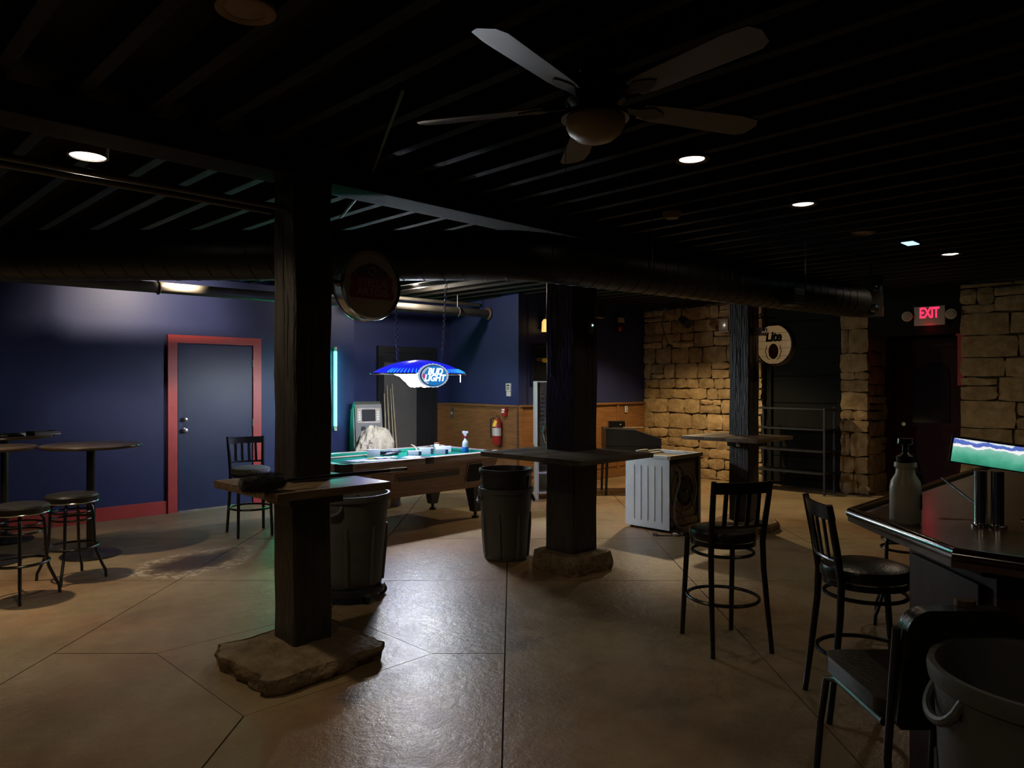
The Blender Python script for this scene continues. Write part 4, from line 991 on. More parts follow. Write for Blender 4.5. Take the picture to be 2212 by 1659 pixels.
wbox((-.315, -.27, .03), (-.27, -.255, .79), 'frame_strip', 'darkmetal'); wbox((.28, -.27, .03), (.315, -.255, .79), 'frame_strip', 'darkmetal'); wbox((-.27, -.27, .74), (.28, -.255, .79), 'frame_strip', 'darkmetal')
wbox((-.27, -.275, .06), (.28, -.26, .13), 'frame_strip', 'beigeplastic')
MB().sweep([(-.20, -.28, .70), (-.14, -.30, .66), (-.15, -.31, .55), (-.24, -.32, .42), (-.285, -.325, .3), (-.27, -.32, .16), (-.20, -.31, .06), (-.1, -.31, .03)], .013, 10).build('drain_hose', 'hose', wm)
MB().sweep([(-.15, -.28, .74), (-.08, -.30, .66), (.0, -.31, .48), (.1, -.32, .28), (.24, -.33, .06)], .006, 8).build('power_cord', 'blackmetal', wm)
MB().sweep([(-.1, -.275, .40), (-.06, -.29, .28), (-.10, -.29, .2), (-.02, -.29, .10)], .004, 6).build('wire', 'blackmetal', wm)
for sx in (-1, 1):
    for sy in (-1, 1): MB().cyl((sx*.27, sy*.24, 0), (sx*.27, sy*.24, .03), .022, seg=12).build('foot', 'canblack', wm)
db = thing('floor_debris', 'bits of wiring and a small white connector on the floor by the washer', 'debris', (6.72, 4.25, 0))
MB().sweep([(-.12, .16, .005), (-.05, .05, .006), (.05, -.02, .005), (.16, -.12, .006)], .005, 6).build('wire', 'blackmetal', db)
MB().box((.01, .02, .014), (.07, .045, .026), rotm(0, 0, .6), bev=.004).build('connector', 'offwhite', db)
MB().box((-.14, .17, .015), (.03, .05, .03), rotm(0, 0, .2), bev=.004).build('clip', 'steel', db)
MB().box((.18, -.05, .012), (.2, .06, .022), rotm(0, 0, -.4), bev=.003).build('scrap_plate', 'darkmetal', db)
# ---- second machine on a cabinet by the back wall
a0 = -PI/4+.06
sc_ = thing('storage_stand', 'off-white open stand under the opened dryer', 'stand', (7.90, 6.98, 0), a0)
for x_ in (-.31, .29): MB().b2((x_, -.27, 0), (x_+.02, .27, .70)).build('side_panel', 'offwhite', sc_, smooth=False)
for z_ in (.08, .36, .70): MB().b2((-.31, -.28, z_), (.31, .28, z_+.025)).build('shelf', 'offwhite', sc_, smooth=False)
MB().b2((-.29, .25, 0.1), (.29, .27, .70)).build('back_panel', 'offwhite', sc_, smooth=False)
o = thing('orange_packet', 'orange and white packet on the stand under the dryer', 'packet', (7.72, 6.93, .105+.28), a0)
MB().b2((-.06, -.04, 0), (.06, .04, .09), bev=.008).build('body', 'redplastic', o); MB().b2((-.061, -.041, .03), (.061, .041, .06), bev=.004).build('band', 'paper', o)
dr = thing('dryer', 'white dryer with open back and silver hose, raised behind the middle post', 'dryer', (7.90, 6.98, .73), a0)
MB().b2((-.32, -.29, 0), (-.31, .29, .93), bev=.003).build('side_panel', 'white', dr); MB().b2((.31, -.29, 0), (.32, .29, .93), bev=.003).build('side_panel', 'white', dr)
MB().b2((-.31, -.29, .915), (.31, .29, .93)).build('top_panel', 'white', dr, smooth=False); MB().b2((-.31, .28, 0), (.31, .29, .915)).build('front_panel', 'white', dr, smooth=False)
MB().b2((-.31, -.25, 0), (.31, -.24, .915)).build('inner_plate', 'steel', dr, smooth=False)
MB().b2((-.31, -.29, 0), (.31, -.24, .02)).build('base_pan', 'steel', dr, smooth=False)
MB().sweep([(-.0, -.27, .84), (-.10, -.275, .78), (-.13, -.28, .66), (-.12, -.28, .52), (-.17, -.28, .38), (-.24, -.28, .22), (-.2, -.28, .08), (-.05, -.28, .03)], .024, 10).build('foil_hose', 'chrome', dr)
for q in range(10): MB().sweep([(-.27+.015*math.sin(q), -.262, .2+.06*q), (-.22, -.275, .215+.06*q)], .005, 6).build('wire', 'blackmetal', dr)
MB().lathe([(0, 0), (.2, 0), (.2, .015), (0, .02)], 32, (.06, -.25, .3), rotm(PI/2)).build('drum_cover', 'steel', dr)

# ---- cash machine in the alcove
am = thing('cash_machine', 'grey cash machine with small dark screen in the alcove', 'cash machine', (6.06, 9.02, 0), math.atan2(.70, .30)-PI/2-PI)
# local: front looks to -y
am.rotation_euler = (0, 0, math.atan2(-.92, -.40)+PI/2)
pf = [(-.02, 0), (-.02, .85), (.06, 1.32), (.16, 1.36), (.34, 1.30), (.44, 1.05), (.46, .8), (.46, 0)]   # (y, z) side profile
MB().prism([(y, z) for y, z in pf], -.19, .19, lambda x, y, z: Vector((z, x, y))).build('body', 'atm', am)
for s in (-1, 1): MB().prism([(.03, .05), (.03, .84), (.12, 1.27), (.32, 1.24), (.45, .9), (.45, .05)], .19, .21, lambda x, y, z, s=s: Vector((s*z, x, y))).build('side_cover', 'atmside', am)
sl = math.atan2(.08, .47)
def fz(x, y, z): # on the sloping fascia
    return Vector((x, -.02+math.sin(sl)*y-math.cos(sl)*z, .85+math.cos(sl)*y+math.sin(sl)*z))
MB().prism(rrect(-.17, .20, .17, .42, .02), 0, .016, fz).build('bezel', 'beigeplastic', am, smooth=False)
MB().prism(rrect(-.10, .225, .10, .40, .01), .016, .020, fz).build('screen', 'screen', am, smooth=False)
for k_ in range(4):
    for s in (-1, 1): MB().prism(rrect(s*.135-.014, .245+.035*k_, s*.135+.014, .262+.035*k_, .004), .016, .024, fz).build('button', 'offwhite', am, smooth=False)
MB().prism(rrect(-.11, .09, -.05, .15, .006), 0, .01, fz).build('card_slot', 'screen', am, smooth=False)
MB().prism(rrect(.04, .07, .15, .15, .006), 0, .01, fz).build('keypad', 'screen', am, smooth=False); MB().prism(rrect(.06, .075, .13, .105, .004), .01, .014, fz).build('receipt', 'paper', am, smooth=False)
MB().prism(rrect(-.13, -.12, .13, -.02, .01), 0, .012, fz).build('cash_slot', 'screen', am, smooth=False)
# ---- poles leaning in the alcove
for i_, (x0, x1, zt, lab) in enumerate(((6.70, 6.78, 1.47, 'shortest pale pole leaning by the grey door'), (6.78, 6.83, 1.60, 'second pale pole leaning by the grey door'), (6.85, 6.90, 1.55, 'third pale pole leaning by the grey door'), (6.92, 6.93, 1.62, 'rightmost pale pole leaning on the grey door'))):
    t = thing('leaning_pole', lab, 'pole', (x0, 9.45, 0), 0, 'poles leaning by the grey door')
    MB().cyl((0, 0, 0), (x1-x0, .21, zt), .014, .009, 10).build('shaft', 'cue', t); MB().cyl((0, 0, 0), (0, 0.0027, .02), .016, seg=10).build('tip', 'canblack', t)
# ---- black slant-topped cabinet on a low table, far behind the middle post
bt = thing('low_table', 'low dark wooden table under the black slant-topped box', 'table', (8.98, 6.45, 0), -PI/4)
MB().b2((-.45, -.3, .50), (.42, .3, .55), bev=.006).build('top', 'shelfedge', bt)
for sx in (-.4, .37):
    for sy in (-.25, .25): MB().cyl((sx*1.04, sy*1.04, 0), (sx, sy, .5), .018, .024, 10).build('leg', 'blackmetal', bt)
bb = thing('slant_box', 'black slant-topped equipment box on the low table by the stone wall', 'box', (8.98, 6.45, .55), -PI/4)
MB().b2((-.42, -.28, 0), (.39, .28, .16), bev=.01).build('base', 'canblack', bb)
MB().prism([(-.42, .165), (.39, .165), (.39, .27), (.0, .40), (-.42, .42)], -.28, .28, lambda x, y, z: Vector((x, z, y))).build('lid', 'canblack', bb)
am2 = thing('small_amplifier', 'small black device on top of the slant-topped box', 'amplifier', (8.83, 6.62, .965), -PI/4)
MB().b2((-.12, -.08, .012), (.12, .08, .10), bev=.006).build('case', 'blackmetal', am2); MB().lathe([(0, 0), (.016, 0), (.014, .014), (0, .015)], 14, (.05, -.08, .055), rotm(PI/2)).build('knob', 'chrome', am2)
for sx in (-.09, .09): MB().cyl((sx, 0, 0), (sx, 0, .012), .012, seg=10).build('foot', 'blackmetal', am2)
o = MB().box((0, 0, .008), (.3, .06, .016), bev=.003).build('wood_strip', 'cue'); o.location = (8.85, 6.33, .967); o.rotation_euler = (0, .0, -PI/4); tag(o, 'pale wooden strip lying on the slant-topped box', 'strip')
# ---- dust sheet heap behind the pool table
import mathutils.noise as mn
def cloth_heap():
    b = MB(); N, K = 110, 60; rings = []
    for j in range(K+1):
        t = j/K; ph_ = t*PI*.5
        ring = []
        if j == K: ring = [b.bm.verts.new((0, 0, 1.04))]
        else:
            for k_ in range(N):
                a_ = 2*PI*k_/N
                R0 = (.34+.05*math.sin(2*a_+1))*math.cos(ph_)**.7
                z = .62*(0 if t < .0 else 0)+ (.0 if j == 0 else (.55*min(1, t*3) if t < .33 else .55+.49*math.sin((t-.33)/.67*PI/2)))
                f = 1+.10*math.sin(7*a_+3*z)*(1-t)+.16*mn.noise(Vector((3*math.cos(a_), 3*math.sin(a_), 5*z)))+.20*(.35-abs(mn.noise(Vector((4*math.cos(a_)+7, 4*math.sin(a_), 9*z)))))+.10*(.3-abs(mn.noise(Vector((9*math.cos(a_), 9*math.sin(a_)+3, 20*z)))))
                ring.append(b.bm.verts.new((R0*f*math.cos(a_), R0*f*math.sin(a_)*.8, z+ (.05*mn.noise(Vector((5*math.cos(a_), 5*math.sin(a_), 6*t))) if j else 0))))
        rings.append(ring)
    for A, B in zip(rings[:-1], rings[1:]):
        for k_ in range(N):
            if len(B) == 1: b.bm.faces.new((A[k_], A[(k_+1) % N], B[0]))
            else: b.bm.faces.new((A[k_], A[(k_+1) % N], B[(k_+1) % N], B[k_]))
    b.bm.faces.new(rings[0][::-1])
    return b
ch_ = thing('dust_sheet', 'crumpled tan dust sheet heaped behind the pool table', 'cloth', (5.55, 8.12, 0))
cs = cloth_heap().build('sheet', 'tan', ch_)

# ================================================================== SMALL THINGS
BZ = .762
# spray bottle
sb = thing('spray_bottle', 'spray bottle of blue cleaner with red and white trigger on the pool table', 'spray bottle', (5.93, 6.74, BZ), .5)
MB().lathe([(0, .085), (.038, .085), (.039, .13), (.034, .15), (.02, .17), (.014, .185), (.014, .195), (0, .195)], 24).build('bottle', 'clearish', sb)
MB().lathe([(0, 0), (.036, 0), (.039, .006), (.039, .0845), (0, .0845)], 24).build('cleaner', 'bluefluid', sb)
MB().lathe([(0, .195), (.018, .195), (.018, .215), (.012, .222), (0, .222)], 20).build('collar', 'redplastic', sb)
MB().prism([(-.04, .262), (-.012, .222), (.014, .222), (.016, .25), (.036, .262), (.03, .278), (-.036, .282)], -.011, .011, lambda x, y, z: rotm(0, 0, -1.2) @ Vector((x, z, y))).build('trigger_head', 'paper', sb)
MB().prism([(-.026, .222), (-.03, .19), (-.04, .192), (-.036, .235)], -.006, .006, lambda x, y, z: rotm(0, 0, -1.2) @ Vector((x, z, y))).build('trigger', 'redplastic', sb)
# cartons
def carton(x, y, w_, d_, h_, rz, lab, end='navy', band=None):
    t = thing('carton', lab, 'box', (x, y, BZ), rz, 'cartons on the pool table')
    MB().b2((-w_/2, -d_/2, 0), (w_/2, d_/2, h_), bev=.002).build('body', 'carton', t)
    if end: MB().b2((w_/2-.035, -d_/2-.0012, .004), (w_/2-.001, -d_/2, h_-.004)).build('print', end, t, smooth=False)
    MB().prism([(-w_/2, h_), (w_/2, h_), (w_/2, h_+.004), (-w_/2, h_+.0015)], -d_/2, d_/2*.1, lambda a_, b_, c_: Vector((a_, c_, b_))).build('flap', 'carton', t, smooth=False)
    return t
carton(5.36, 7.02, .16, .10, .055, -.5, 'white carton left of the row on the felt')
carton(5.57, 7.06, .17, .13, .075, -.55, 'taller open white carton in the middle of the row on the felt', 'atmside')
carton(5.72, 6.94, .15, .10, .06, -.6, 'white carton with navy end right of the open one', 'navy')
carton(5.90, 7.14, .20, .10, .07, -.5, 'plain white carton beside the spray bottle', None)
carton(4.93, 7.24, .15, .09, .085, -.6, 'white carton among black clutter at the left of the table', None)
for i_, (x, y, rx_, rz, lab) in enumerate(((5.17, 7.24, .12, .2, 'heap of black cord beside the left carton on the felt'), (5.80, 7.30, .10, 1.0, 'heap of dark cord behind the cartons on the felt'))):
    t = thing('cord_heap', lab, 'cord', (x, y, BZ), rz, 'cords on the felt')
    for q in range(4): MB().sweep([(rx_*math.cos(a_+q)+.02*math.sin(3*a_+q), .05*math.sin(a_*1+q*.7)+.01*math.cos(4*a_), .012+.012*q+.004*math.sin(2*a_)) for a_ in [2*PI*k_/28 for k_ in range(28)]], .010, 6, closed=True).build('coil', 'canblack', t)
jr = thing('jar', 'clear jar with pinkish lid at the far corner of the pool table', 'jar', (6.0, 7.38, BZ))
MB().lathe([(0, 0), (.034, 0), (.036, .01), (.036, .075), (.03, .085), (0, .085)], 20).build('glass', 'clearish', jr); MB().lathe([(0, .085), (.036, .085), (.036, .10), (0, .102)], 20).build('lid', 'copper', jr)
for i_, (x, y, w_, d_, rz, lab) in enumerate(((4.55, 6.95, .32, .2, .2, 'white paper bag flat on the felt at left'), (4.72, 6.80, .40, .15, .1, 'long white paper nearest the near rail'), (4.93, 7.0, .26, .15, -.2, 'crumpled white wrapper on the felt'), (5.20, 6.86, .24, .19, .5, 'white sheet of paper in the middle of the felt'))):
    b = MB(); N = 8
    V = [[b.bm.verts.new((-w_/2+w_*i/N+random.uniform(-.004, .004), -d_/2+d_*j/N+random.uniform(-.004, .004), .003+random.uniform(0, .010 if 'crumpled' in lab else .003))) for j in range(N+1)] for i in range(N+1)]
    for i in range(N):
        for j in range(N): b.bm.faces.new((V[i][j], V[i+1][j], V[i+1][j+1], V[i][j+1]))
    o = b.build('paper', 'paper'); o.location = (x, y, BZ+.001); o.rotation_euler = (0, 0, rz); tag(o, lab, 'paper', 'papers on the felt')
    so = o.modifiers.new('thick', 'SOLIDIFY'); so.thickness = .0015; so.offset = 1
o = MB().prism([(-.06, -.03), (.06, -.04), (.05, .03), (-.05, .04)], 0, .002).build('yellow_slip', 'yellow', smooth=False); o.location = (4.72, 6.97, BZ+.016); o.rotation_euler = (0, 0, .3); tag(o, 'yellow slip on top of the papers on the felt', 'paper')
cu_ = thing('cue_stick', 'pale cue stick lying along the far cushion of the pool table', 'cue', (4.28, 7.34, BZ+.013), 0)
MB().cyl((0, 0, 0), (.95, .03, 0), .012, .008, 10).build('shaft', 'cue', cu_); MB().cyl((-.12, -.004, 0), (0, 0, 0), .013, .012, 10).build('grip', 'canblack', cu_)
hk = MB().sweep([(0, 0, .012), (.0, .04, .03), (-.02, .07, .08), (-.05, .09, .1)], [.01, .012, .011, .006], 8).build('bent_handle', 'cue'); hk.location = (5.60, 7.24, BZ); tag(hk, 'bent pale handle sticking up behind the cartons', 'tool')
# duster on the first shelf
ds = thing('feather_duster', 'black fluffy duster with long handle on the nearest shelf', 'duster', (1.865, 3.655, 1.098), 0)
hd = MB()
dirv = Vector((.78, -.05, .0)).normalized()
N = 20
prof = [(.0, -.20), (.03, -.195), (.052, -.16), (.058, -.10), (.056, -.03), (.045, .03), (.02, .05), (0, .052)]
R = Matrix((Vector((0, 1, 0)), Vector((0, 0, 1)), Vector((1, 0, 0)))).transposed()
core = MB().lathe([(r_*.75, z_) for r_, z_ in prof], 18, (0.0, 0, .0), R).build('head', 'fuzz', ds)
fb = MB()
for q in range(5200):
    z_ = random.uniform(-.19, .045); a_ = random.uniform(0, 2*PI)
    r_ = 0.7*max(.012, .056*math.sqrt(max(.02, 1-((z_+.07)/.135)**2)))
    p0 = R @ Vector((r_*math.cos(a_), r_*math.sin(a_), z_)); nrm = (R @ Vector((math.cos(a_), math.sin(a_), random.uniform(-.5, .5)))).normalized()
    sidev = nrm.orthogonal().normalized()*.0012; p1 = p0+nrm*random.uniform(.016, .034)
    fb.bm.faces.new([fb.bm.verts.new(p0+sidev), fb.bm.verts.new(p0-sidev), fb.bm.verts.new(p1)])
fo = fb.build('fibres', 'fuzz', ds, smooth=False); fo['kind'] = 'stuff'
MB().cyl((.04, 0, 0), (.82, -.06, .005), .011, seg=10).build('handle', 'blackmetal', ds)
MB().cyl((.70, -.053, .005), (.80, -.061, .005), .0125, seg=10).build('grip_band', 'steel', ds)

# ---- alcove wall fittings
def wall_at(y, z, off=0.03):
    t = (c0.y-y)/(c0.y-c1.y); p = c0.lerp(c1, t); return Vector((p.x+wn.x*off, p.y+wn.y*off, z))
ex = thing('fire_extinguisher', 'red fire extinguisher with yellow tag on the oak wall', 'fire extinguisher', wall_at(8.14, .68, .12))
MB().lathe([(0, 0), (.06, 0), (.068, .012), (.068, .33), (.055, .37), (.025, .395), (.02, .42), (0, .42)], 28).build('cylinder', 'redplastic', ex)
MB().lathe([(.069, .14), (.0695, .14), (.0695, .26), (.069, .26)], 28).build('label_band', 'offwhite', ex)
MB().box((0, 0, .435), (.10, .025, .018), rotm(0, 0, PI/4)).build('lever', 'blackmetal', ex, smooth=False); MB().box((-.0, 0, .455), (.11, .02, .008), rotm(0, -.2, PI/4)).build('lever', 'chrome', ex, smooth=False)
MB().sweep([(-.02, .02, .42), (-.07, .06, .40), (-.075, .065, .25), (-.065, .06, .10)], .010, 8).build('hose', 'blackmetal', ex)
MB().box((-.075, -.03, .33), (.002, .05, .10), rotm(.35, 0, .5)).build('tag', 'yellow', ex, smooth=False)
MB().b2((.03, -.02, .2), (.11, .02, .26)).build('wall_bracket', 'blackmetal', ex, smooth=False)
def wall_plate(name, lab, cat, y, z, w_, h_, d_, m, off=0.0):
    t = thing(name, lab, cat, wall_at(y, z, off)); t.matrix_world = facing(wall_at(y, z, off), (wn.x, wn.y, 0)); return t
fa = wall_plate('fire_alarm', 'small red fire alarm pull station above the extinguisher', 'fire alarm', 8.03, 1.19, 0, 0, 0, '', .04)
MB().b2((-.05, -.065, 0), (.05, .065, .04), bev=.006).build('case', 'redplastic', fa); MB().b2((-.03, -.015, .04), (.03, .01, .05), bev=.003).build('pull_bar', 'paper', fa); MB().b2((-.035, .02, .04), (.035, .045, .042)).build('print', 'paper', fa, smooth=False)
kp = wall_plate('alarm_keypad', 'white alarm keypad on the blue alcove wall', 'keypad', 7.98, 1.53, 0, 0, 0, '', .001)
MB().b2((-.06, -.02, 0), (.06, .10, .025), bev=.006).build('case', 'offwhite', kp); MB().b2((-.055, -.10, 0), (.055, -.022, .018), bev=.005).build('flap', 'offwhite', kp); MB().b2((-.035, .06, .025), (.035, .08, .027)).build('display', 'screen', kp, smooth=False)
for q in range(3):
    for r_ in range(3): MB().b2((-.035+.026*r_, .042-.018*q-.006, .025), (-.017+.026*r_, .042-.018*q+.004, .028)).build('key', 'atm', kp, smooth=False)
ls = thing('switch_plate', 'pale switch plate on the oak panelling beside the grey door', 'switch', (0, 0, 0)); ls.matrix_world = facing(wall_at(9.62, 1.12, .03), (wn.x, wn.y, 0))
MB().b2((-.045, -.09, 0), (.045, .09, .008), bev=.003).build('plate', 'atm', ls); MB().b2((-.008, -.02, .008), (.008, .02, .02), bev=.002).build('toggle', 'offwhite', ls)
# framed black picture, amber lamp on the back wall
bp_ = thing('black_wall_panel', 'black framed panel with gold emblem on the back wall above the dryer', 'panel', (8.55, 7.735, 1.63))
MB().b2((-.38, -.03, 0), (.5, 0, .56), bev=.004).build('board', 'screen', bp_)
for lo, hi in (((-.4, -.04, -.02), (-.38, 0, .58)), ((.5, -.04, -.02), (.52, 0, .58)), ((-.38, -.04, .56), (.5, 0, .58)), ((-.38, -.04, -.02), (.5, 0, 0))): MB().b2(lo, hi).build('frame', 'blackmetal', bp_, smooth=False)
MB().prism(ellipse(.07, .035, 20, (-.12, .36)), -.034, -.03, lambda x, y, z: Vector((x, z, y))).build('emblem', 'yellow', bp_, smooth=False)
MB().prism(ellipse(.10, .03, 20, (-.22, .37)), -.033, -.03, lambda x, y, z: Vector((x, z, y))).build('emblem', 'signgold', bp_, smooth=False)
al = thing('amber_lamp', 'glowing amber glass lamp on the back wall beside the middle post', 'wall lamp', (8.36, 7.60, 2.42))
MB().b2((-.03, .05, .05), (.03, .14, .25)).build('wall_plate', 'fanmetal', al, smooth=False)
MB().lathe([(0, 0), (.075, 0), (.08, .02), (.075, .16), (.05, .2), (0, .2)], 24).build('shade', 'amber', al); MB().lathe([(0, .2), (.05, .2), (.04, .26), (.025, .34), (0, .34)], 20).build('cap', 'steel', al); MB().lathe([(0, -.025), (.07, -.025), (.08, 0), (0, 0)], 24).build('base', 'fanmetal', al)
# devices by the middle post
o = thing('sensor_box', 'small tan sensor box with blue light on the middle post', 'sensor', (4.96, 4.013, 2.06))
MB().b2((-.03, -.03, 0), (.03, 0, .105), bev=.005).build('case', 'beigeplastic', o); MB().lathe([(0, 0), (.008, 0), (.006, .006), (0, .007)], 10, (.012, -.03, .07), rotm(PI/2)).build('led', 'led', o)
o = thing('junction_box', 'square tan junction box at the top of the middle post', 'junction box', (5.07, 4.013, 2.20))
MB().b2((-.055, -.05, 0), (.055, 0, .115), bev=.005).build('case', 'beigeplastic', o); MB().b2((-.045, -.054, .01), (.045, -.05, .105), bev=.002).build('cover', 'atm', o)
st = thing('strobe_alarm', 'red and clear strobe alarm on the dark blue back wall', 'alarm', (10.35, 7.735, 2.62))
MB().b2((-.09, -.06, -.1), (.09, 0, .18), bev=.008).build('case', 'reddoor', st); MB().b2((-.07, -.1, .07), (.07, -.06, .16), bev=.01).build('strobe', 'strobe', st); MB().lathe([(0, 0), (.05, 0), (.04, .02), (0, .024)], 16, (0, -.06, -.03), rotm(PI/2)).build('horn', 'redplastic', st)
o = thing('wall_socket', 'small pale socket on the oak panelling by the stone wall', 'socket', (10.55, 7.70, 1.12))
MB().b2((-.035, -.012, 0), (.035, 0, .11), bev=.003).build('plate', 'offwhite', o)
for z_ in (.025, .07): MB().b2((-.012, -.014, z_), (.012, -.012, z_+.02)).build('outlet', 'screen', o, smooth=False)
# spotlight with dangling cable on the stone wall
sl_ = thing('hanging_spotlight', 'black spotlight and dangling cable below the duct before the stone wall', 'spotlight', (10.6, 6.6, 2.72))
MB().cyl((.0, .0, -.02), (-.12, -.2, -.12), .06, .075, 18).build('head', 'blackmetal', sl_); MB().cyl((0, 0, .28), (0, 0, 0), .012, seg=8).build('stem', 'blackmetal', sl_)
MB().sweep([(.05, .35, .2), (.04, .42, -.05), (.05, .36, -.28), (.06, .30, -.42)], .012, 8).build('cable', 'cable', sl_); MB().lathe([(0, -.03), (.05, -.02), (.055, .01), (.02, .03), (0, .03)], 16, (.06, .28, -.45)).build('plug', 'blackmetal', sl_)
# ---- tube lights on the left wall
def tube_light(x, z0, z1, m, lab):
    t = thing('tube_light', lab, 'tube light', (x, WB-.05, z0), 0, 'coloured tube lights on the blue wall')
    MB().cyl((0, 0, 0), (0, 0, z1-z0), .019, seg=16).build('tube', m, t)
    for zz in (-.07, z1-z0): MB().cyl((0, 0, zz), (0, 0, zz+.07), .023, seg=16).build('end_cap', 'offwhite', t)
    MB().b2((-.02, .026, -.05), (.02, .049, z1-z0+.05)).build('backplate', 'steel', t, smooth=False)
    return t
tube_light(5.78, 1.00, 2.10, 'cyan', 'glowing cyan upright tube light on the blue wall at the post edge')
tube_light(5.15, 0.95, 2.10, 'green', 'green upright tube light on the blue wall hidden behind the nearest post')

# ================================================================== SIGNS
# round lightbox sign on the first post (reads STELLA ARTOIS)
ss = thing('round_bar_sign', 'dark round lightbox sign with chrome rim on the nearest post', 'sign', (2.64, 3.95, 2.244))
SR = .215
RX = facing((0, 0, 0), (0, -1, 0))
R3 = RX.to_3x3()
MB().lathe([(SR-.012, -.055), (SR+.004, -.06), (SR+.008, -.045), (SR, -.035), (SR, .035), (SR+.008, .045), (SR+.004, .06), (SR-.012, .055)], 56, (0, 0, 0), R3).build('rim', 'chrome', ss)
fc = MB().lathe([(0, -.05), (SR-.008, -.05), (SR-.008, .05), (SR*.6, .056), (0, .058)], 56, (0, 0, 0), R3).build('face', 'signface', ss)
def onf(x, y, z): return R3 @ Vector((x, y, z))
rib = [(-.155, -.085), (.155, -.085), (.165, -.06), (.15, .0), (.155, .05), (.13, .07), (.09, .055), (.0, .045), (-.09, .055), (-.13, .07), (-.155, .05), (-.15, 0), (-.165, -.06)]
cr_ = MB().prism(rib, .0575, .0600, onf).build('cartouche', 'signred', ss, smooth=False)
MB().prism([(-.13, .075), (-.09, .058), (0, .05), (.09, .058), (.13, .075), (.1, .1), (.05, .125), (0, .14), (-.05, .125), (-.1, .1)], .0575, .0595, onf).build('crest', 'signgold', ss, smooth=False)
MB().torus(onf(0, .09, .060), .025, .004, 20, 6, R3).build('horn_emblem', 'signtext', ss)
text('lettering', 'STELLA', 'signtext', ss, facing(onf(0.0, .012, .0605), (0, -1, 0)), .068, .001, 0, .001)
text('lettering', 'ARTOIS', 'signtext', ss, facing(onf(0.0, -.045, .0605), (0, -1, 0)), .068, .001, 0, .001)
MB().cyl((-.30+.015, 0, 0), (-SR, 0, 0), .022, seg=16).build('arm', 'chrome', ss)
MB().b2((-.288, -.05, -.08), (-.27, .05, .08), bev=.004).build('mounting_plate', 'steel', ss)
# round plank sign on the third post (reads Lite)
LC = Vector((7.80, 3.66, 2.057)); ln_ = Vector((-.877, .482, 0)); 
ln_ = Vector((-.985, .17, 0)).normalized()
lt = thing('plank_sign', 'round plank beer sign with wooden rim on the slim post', 'sign', LC)
R3b = facing((0, 0, 0), ln_).to_3x3()
def onl(x, y, z): return R3b @ Vector((x, y, z))
LR = .232
MB().lathe([(0, -.045), (LR, -.045), (LR+.004, 0), (LR, .036), (LR-.014, .036), (LR-.014, .03), (0, .03)], 48, (0, 0, 0), R3b).build('rim', 'barrel', lt)
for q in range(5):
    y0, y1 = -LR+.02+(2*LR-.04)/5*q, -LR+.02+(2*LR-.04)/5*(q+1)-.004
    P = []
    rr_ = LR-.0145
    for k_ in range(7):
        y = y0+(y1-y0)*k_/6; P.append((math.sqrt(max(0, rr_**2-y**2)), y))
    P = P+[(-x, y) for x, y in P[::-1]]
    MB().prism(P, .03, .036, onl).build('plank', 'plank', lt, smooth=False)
text('lettering', 'Lite', 'ink', lt, facing(onl(0, .085, .037), ln_), .15, .001, 0.12, .006, .9)
MB().prism(ellipse(.062, .085, 28, (0, -.075)), .0362, .038, onl).build('shield_edge', 'ink', lt, smooth=False)
MB().prism(ellipse(.054, .076, 28, (0, -.075)), .038, .0395, onl).build('shield', 'copper', lt, smooth=False)
for s in (-1, 1): MB().sweep([onl(s*.085, -.01, .038), onl(s*.1, -.08, .038), onl(s*.075, -.15, .038), onl(s*.045, -.165, .038)], .004, 6).build('stem', 'ink', lt)
tq = onl(0, LR, 0)
MB().sweep([onl(0, LR-.005, 0), onl(0, LR+.07, 0), Vector((7.70, 3.82, 2.36))-LC], .01, 8).build('bracket', 'blackmetal', lt)
em = thing('emergency_light', 'small clear emergency light in front of the plank sign', 'emergency light', (7.62, 3.70, 2.15))
MB().b2((-.05, .0, 0), (.05, .11, .09), bev=.008).build('case', 'strobe', em)
for s in (-1, 1): MB().lathe([(0, 0), (.028, 0), (.03, .02), (0, .03)], 16, (s*.03, 0, .05), rotm(PI/2)).build('lamp_head', 'chrome', em)
em2 = thing('wall_glass_box', 'small clear glass fixture on the stone wall left of the slim post', 'fixture', (WA-.1, 6.05, 2.5))
MB().b2((-.06, -.08, 0), (.06, .08, .19), bev=.01).build('glass', 'strobe', em2); MB().b2((-.07, -.1, -.03), (.07, .1, 0), bev=.005).build('base', 'beigeplastic', em2)
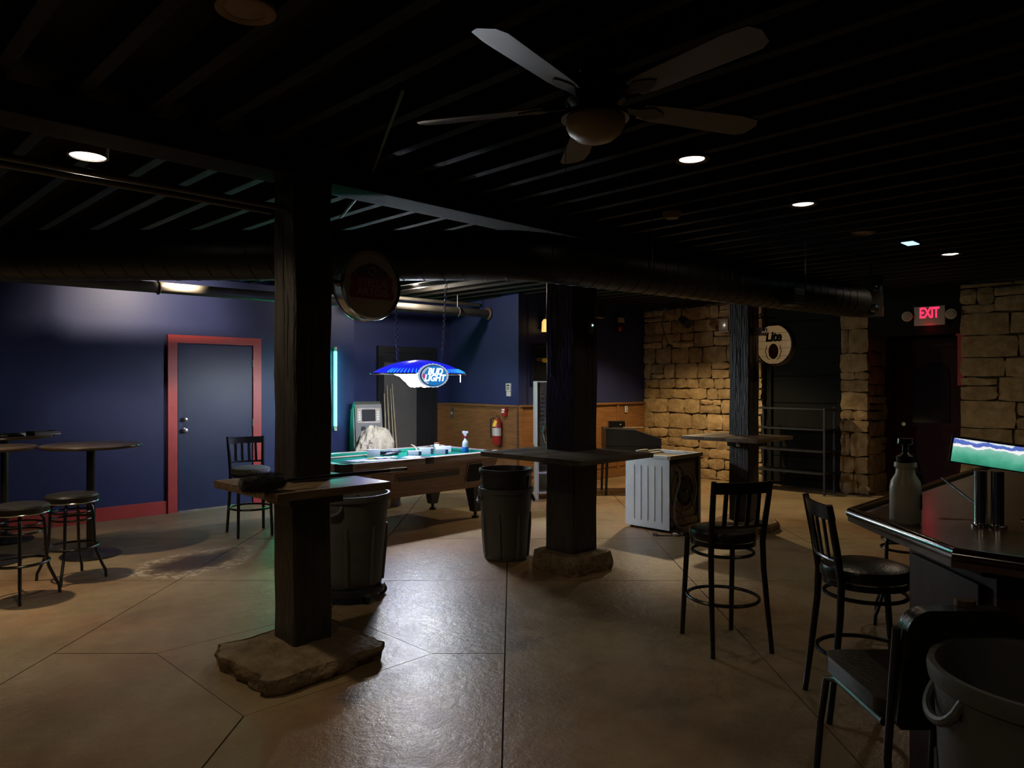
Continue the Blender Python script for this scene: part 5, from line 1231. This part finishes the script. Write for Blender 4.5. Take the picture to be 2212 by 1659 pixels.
# ---- exit sign
xs_ = thing('exit_sign', 'lit red exit sign with two side lamps above the dark red door', 'exit sign', (0, 0, 0))
xs_.matrix_world = facing((WA-.05, 3.02, 2.56), (-1, -.0, 0))
MB().b2((-.19, -.135, -.06), (.19, .125, .0), bev=.006).build('housing', 'exitbox', xs_)
text('lettering', 'EXIT', 'exitred', xs_, tm(0, .03, .001), .20, .003, 0, .004, .95, .62)
for s in (-1, 1):
    h_ = MB().lathe([(0, -.04), (.045, -.035), (.068, .0), (.07, .03), (.058, .035), (0, .02)], 24, (s*.27, .0, 0)).build('lamp_head', 'exitbox', xs_)
    MB().lathe([(0, .026), (.05, .034), (.045, .042), (0, .046)], 20, (s*.27, 0, 0)).build('lens', 'strobe', xs_)
    MB().cyl((s*.19, 0, -.03), (s*.27, 0, -.03), .015, seg=10).build('arm', 'exitbox', xs_)
lamp('POINT', 'exit_sign_glow', (0.0, -.19, .02), 0.28, (1, .02, .06), xs_, shadow_soft_size=0.04)
gb = thing('clear_fixture_box', 'clear plastic fixture box hanging left above the exit sign', 'fixture', (8.35, 2.65, 2.52), .0)
gb.matrix_world = facing((8.75, 2.98, 2.62), (-.95, -.3, 0))
MB().b2((-.13, -.24, -.06), (.13, .24, .0), bev=.015).build('case', 'smoke', gb)
for p_ in ((-.05, .04), (.04, .1), (.04, -.14)): MB().lathe([(0, 0), (.045, .0), (.05, .02), (0, .035)], 20, (p_[0], p_[1], .0)).build('lamp_head', 'chrome', gb)
MB().cyl((0, .24, -.03), (0, .52, -.03), .012, seg=8).build('stem', 'blackmetal', gb)
# ---- metal rack in front of the panel door
rk = thing('metal_rack', 'dark metal shelf rack in front of the panelled door', 'rack', (10.80, 4.80, 0))
for x_ in (-.18, .18):
    for y_ in (-.55, .55): MB().b2((x_-.014, y_-.014, 0), (x_+.014, y_+.014, 1.28)).build('upright', 'rackmetal', rk, smooth=False)
for z_ in (.30, .62, .94, 1.24):
    MB().b2((-.19, -.56, z_), (.19, .56, z_+.022), bev=.003).build('shelf', 'rackmetal', rk)
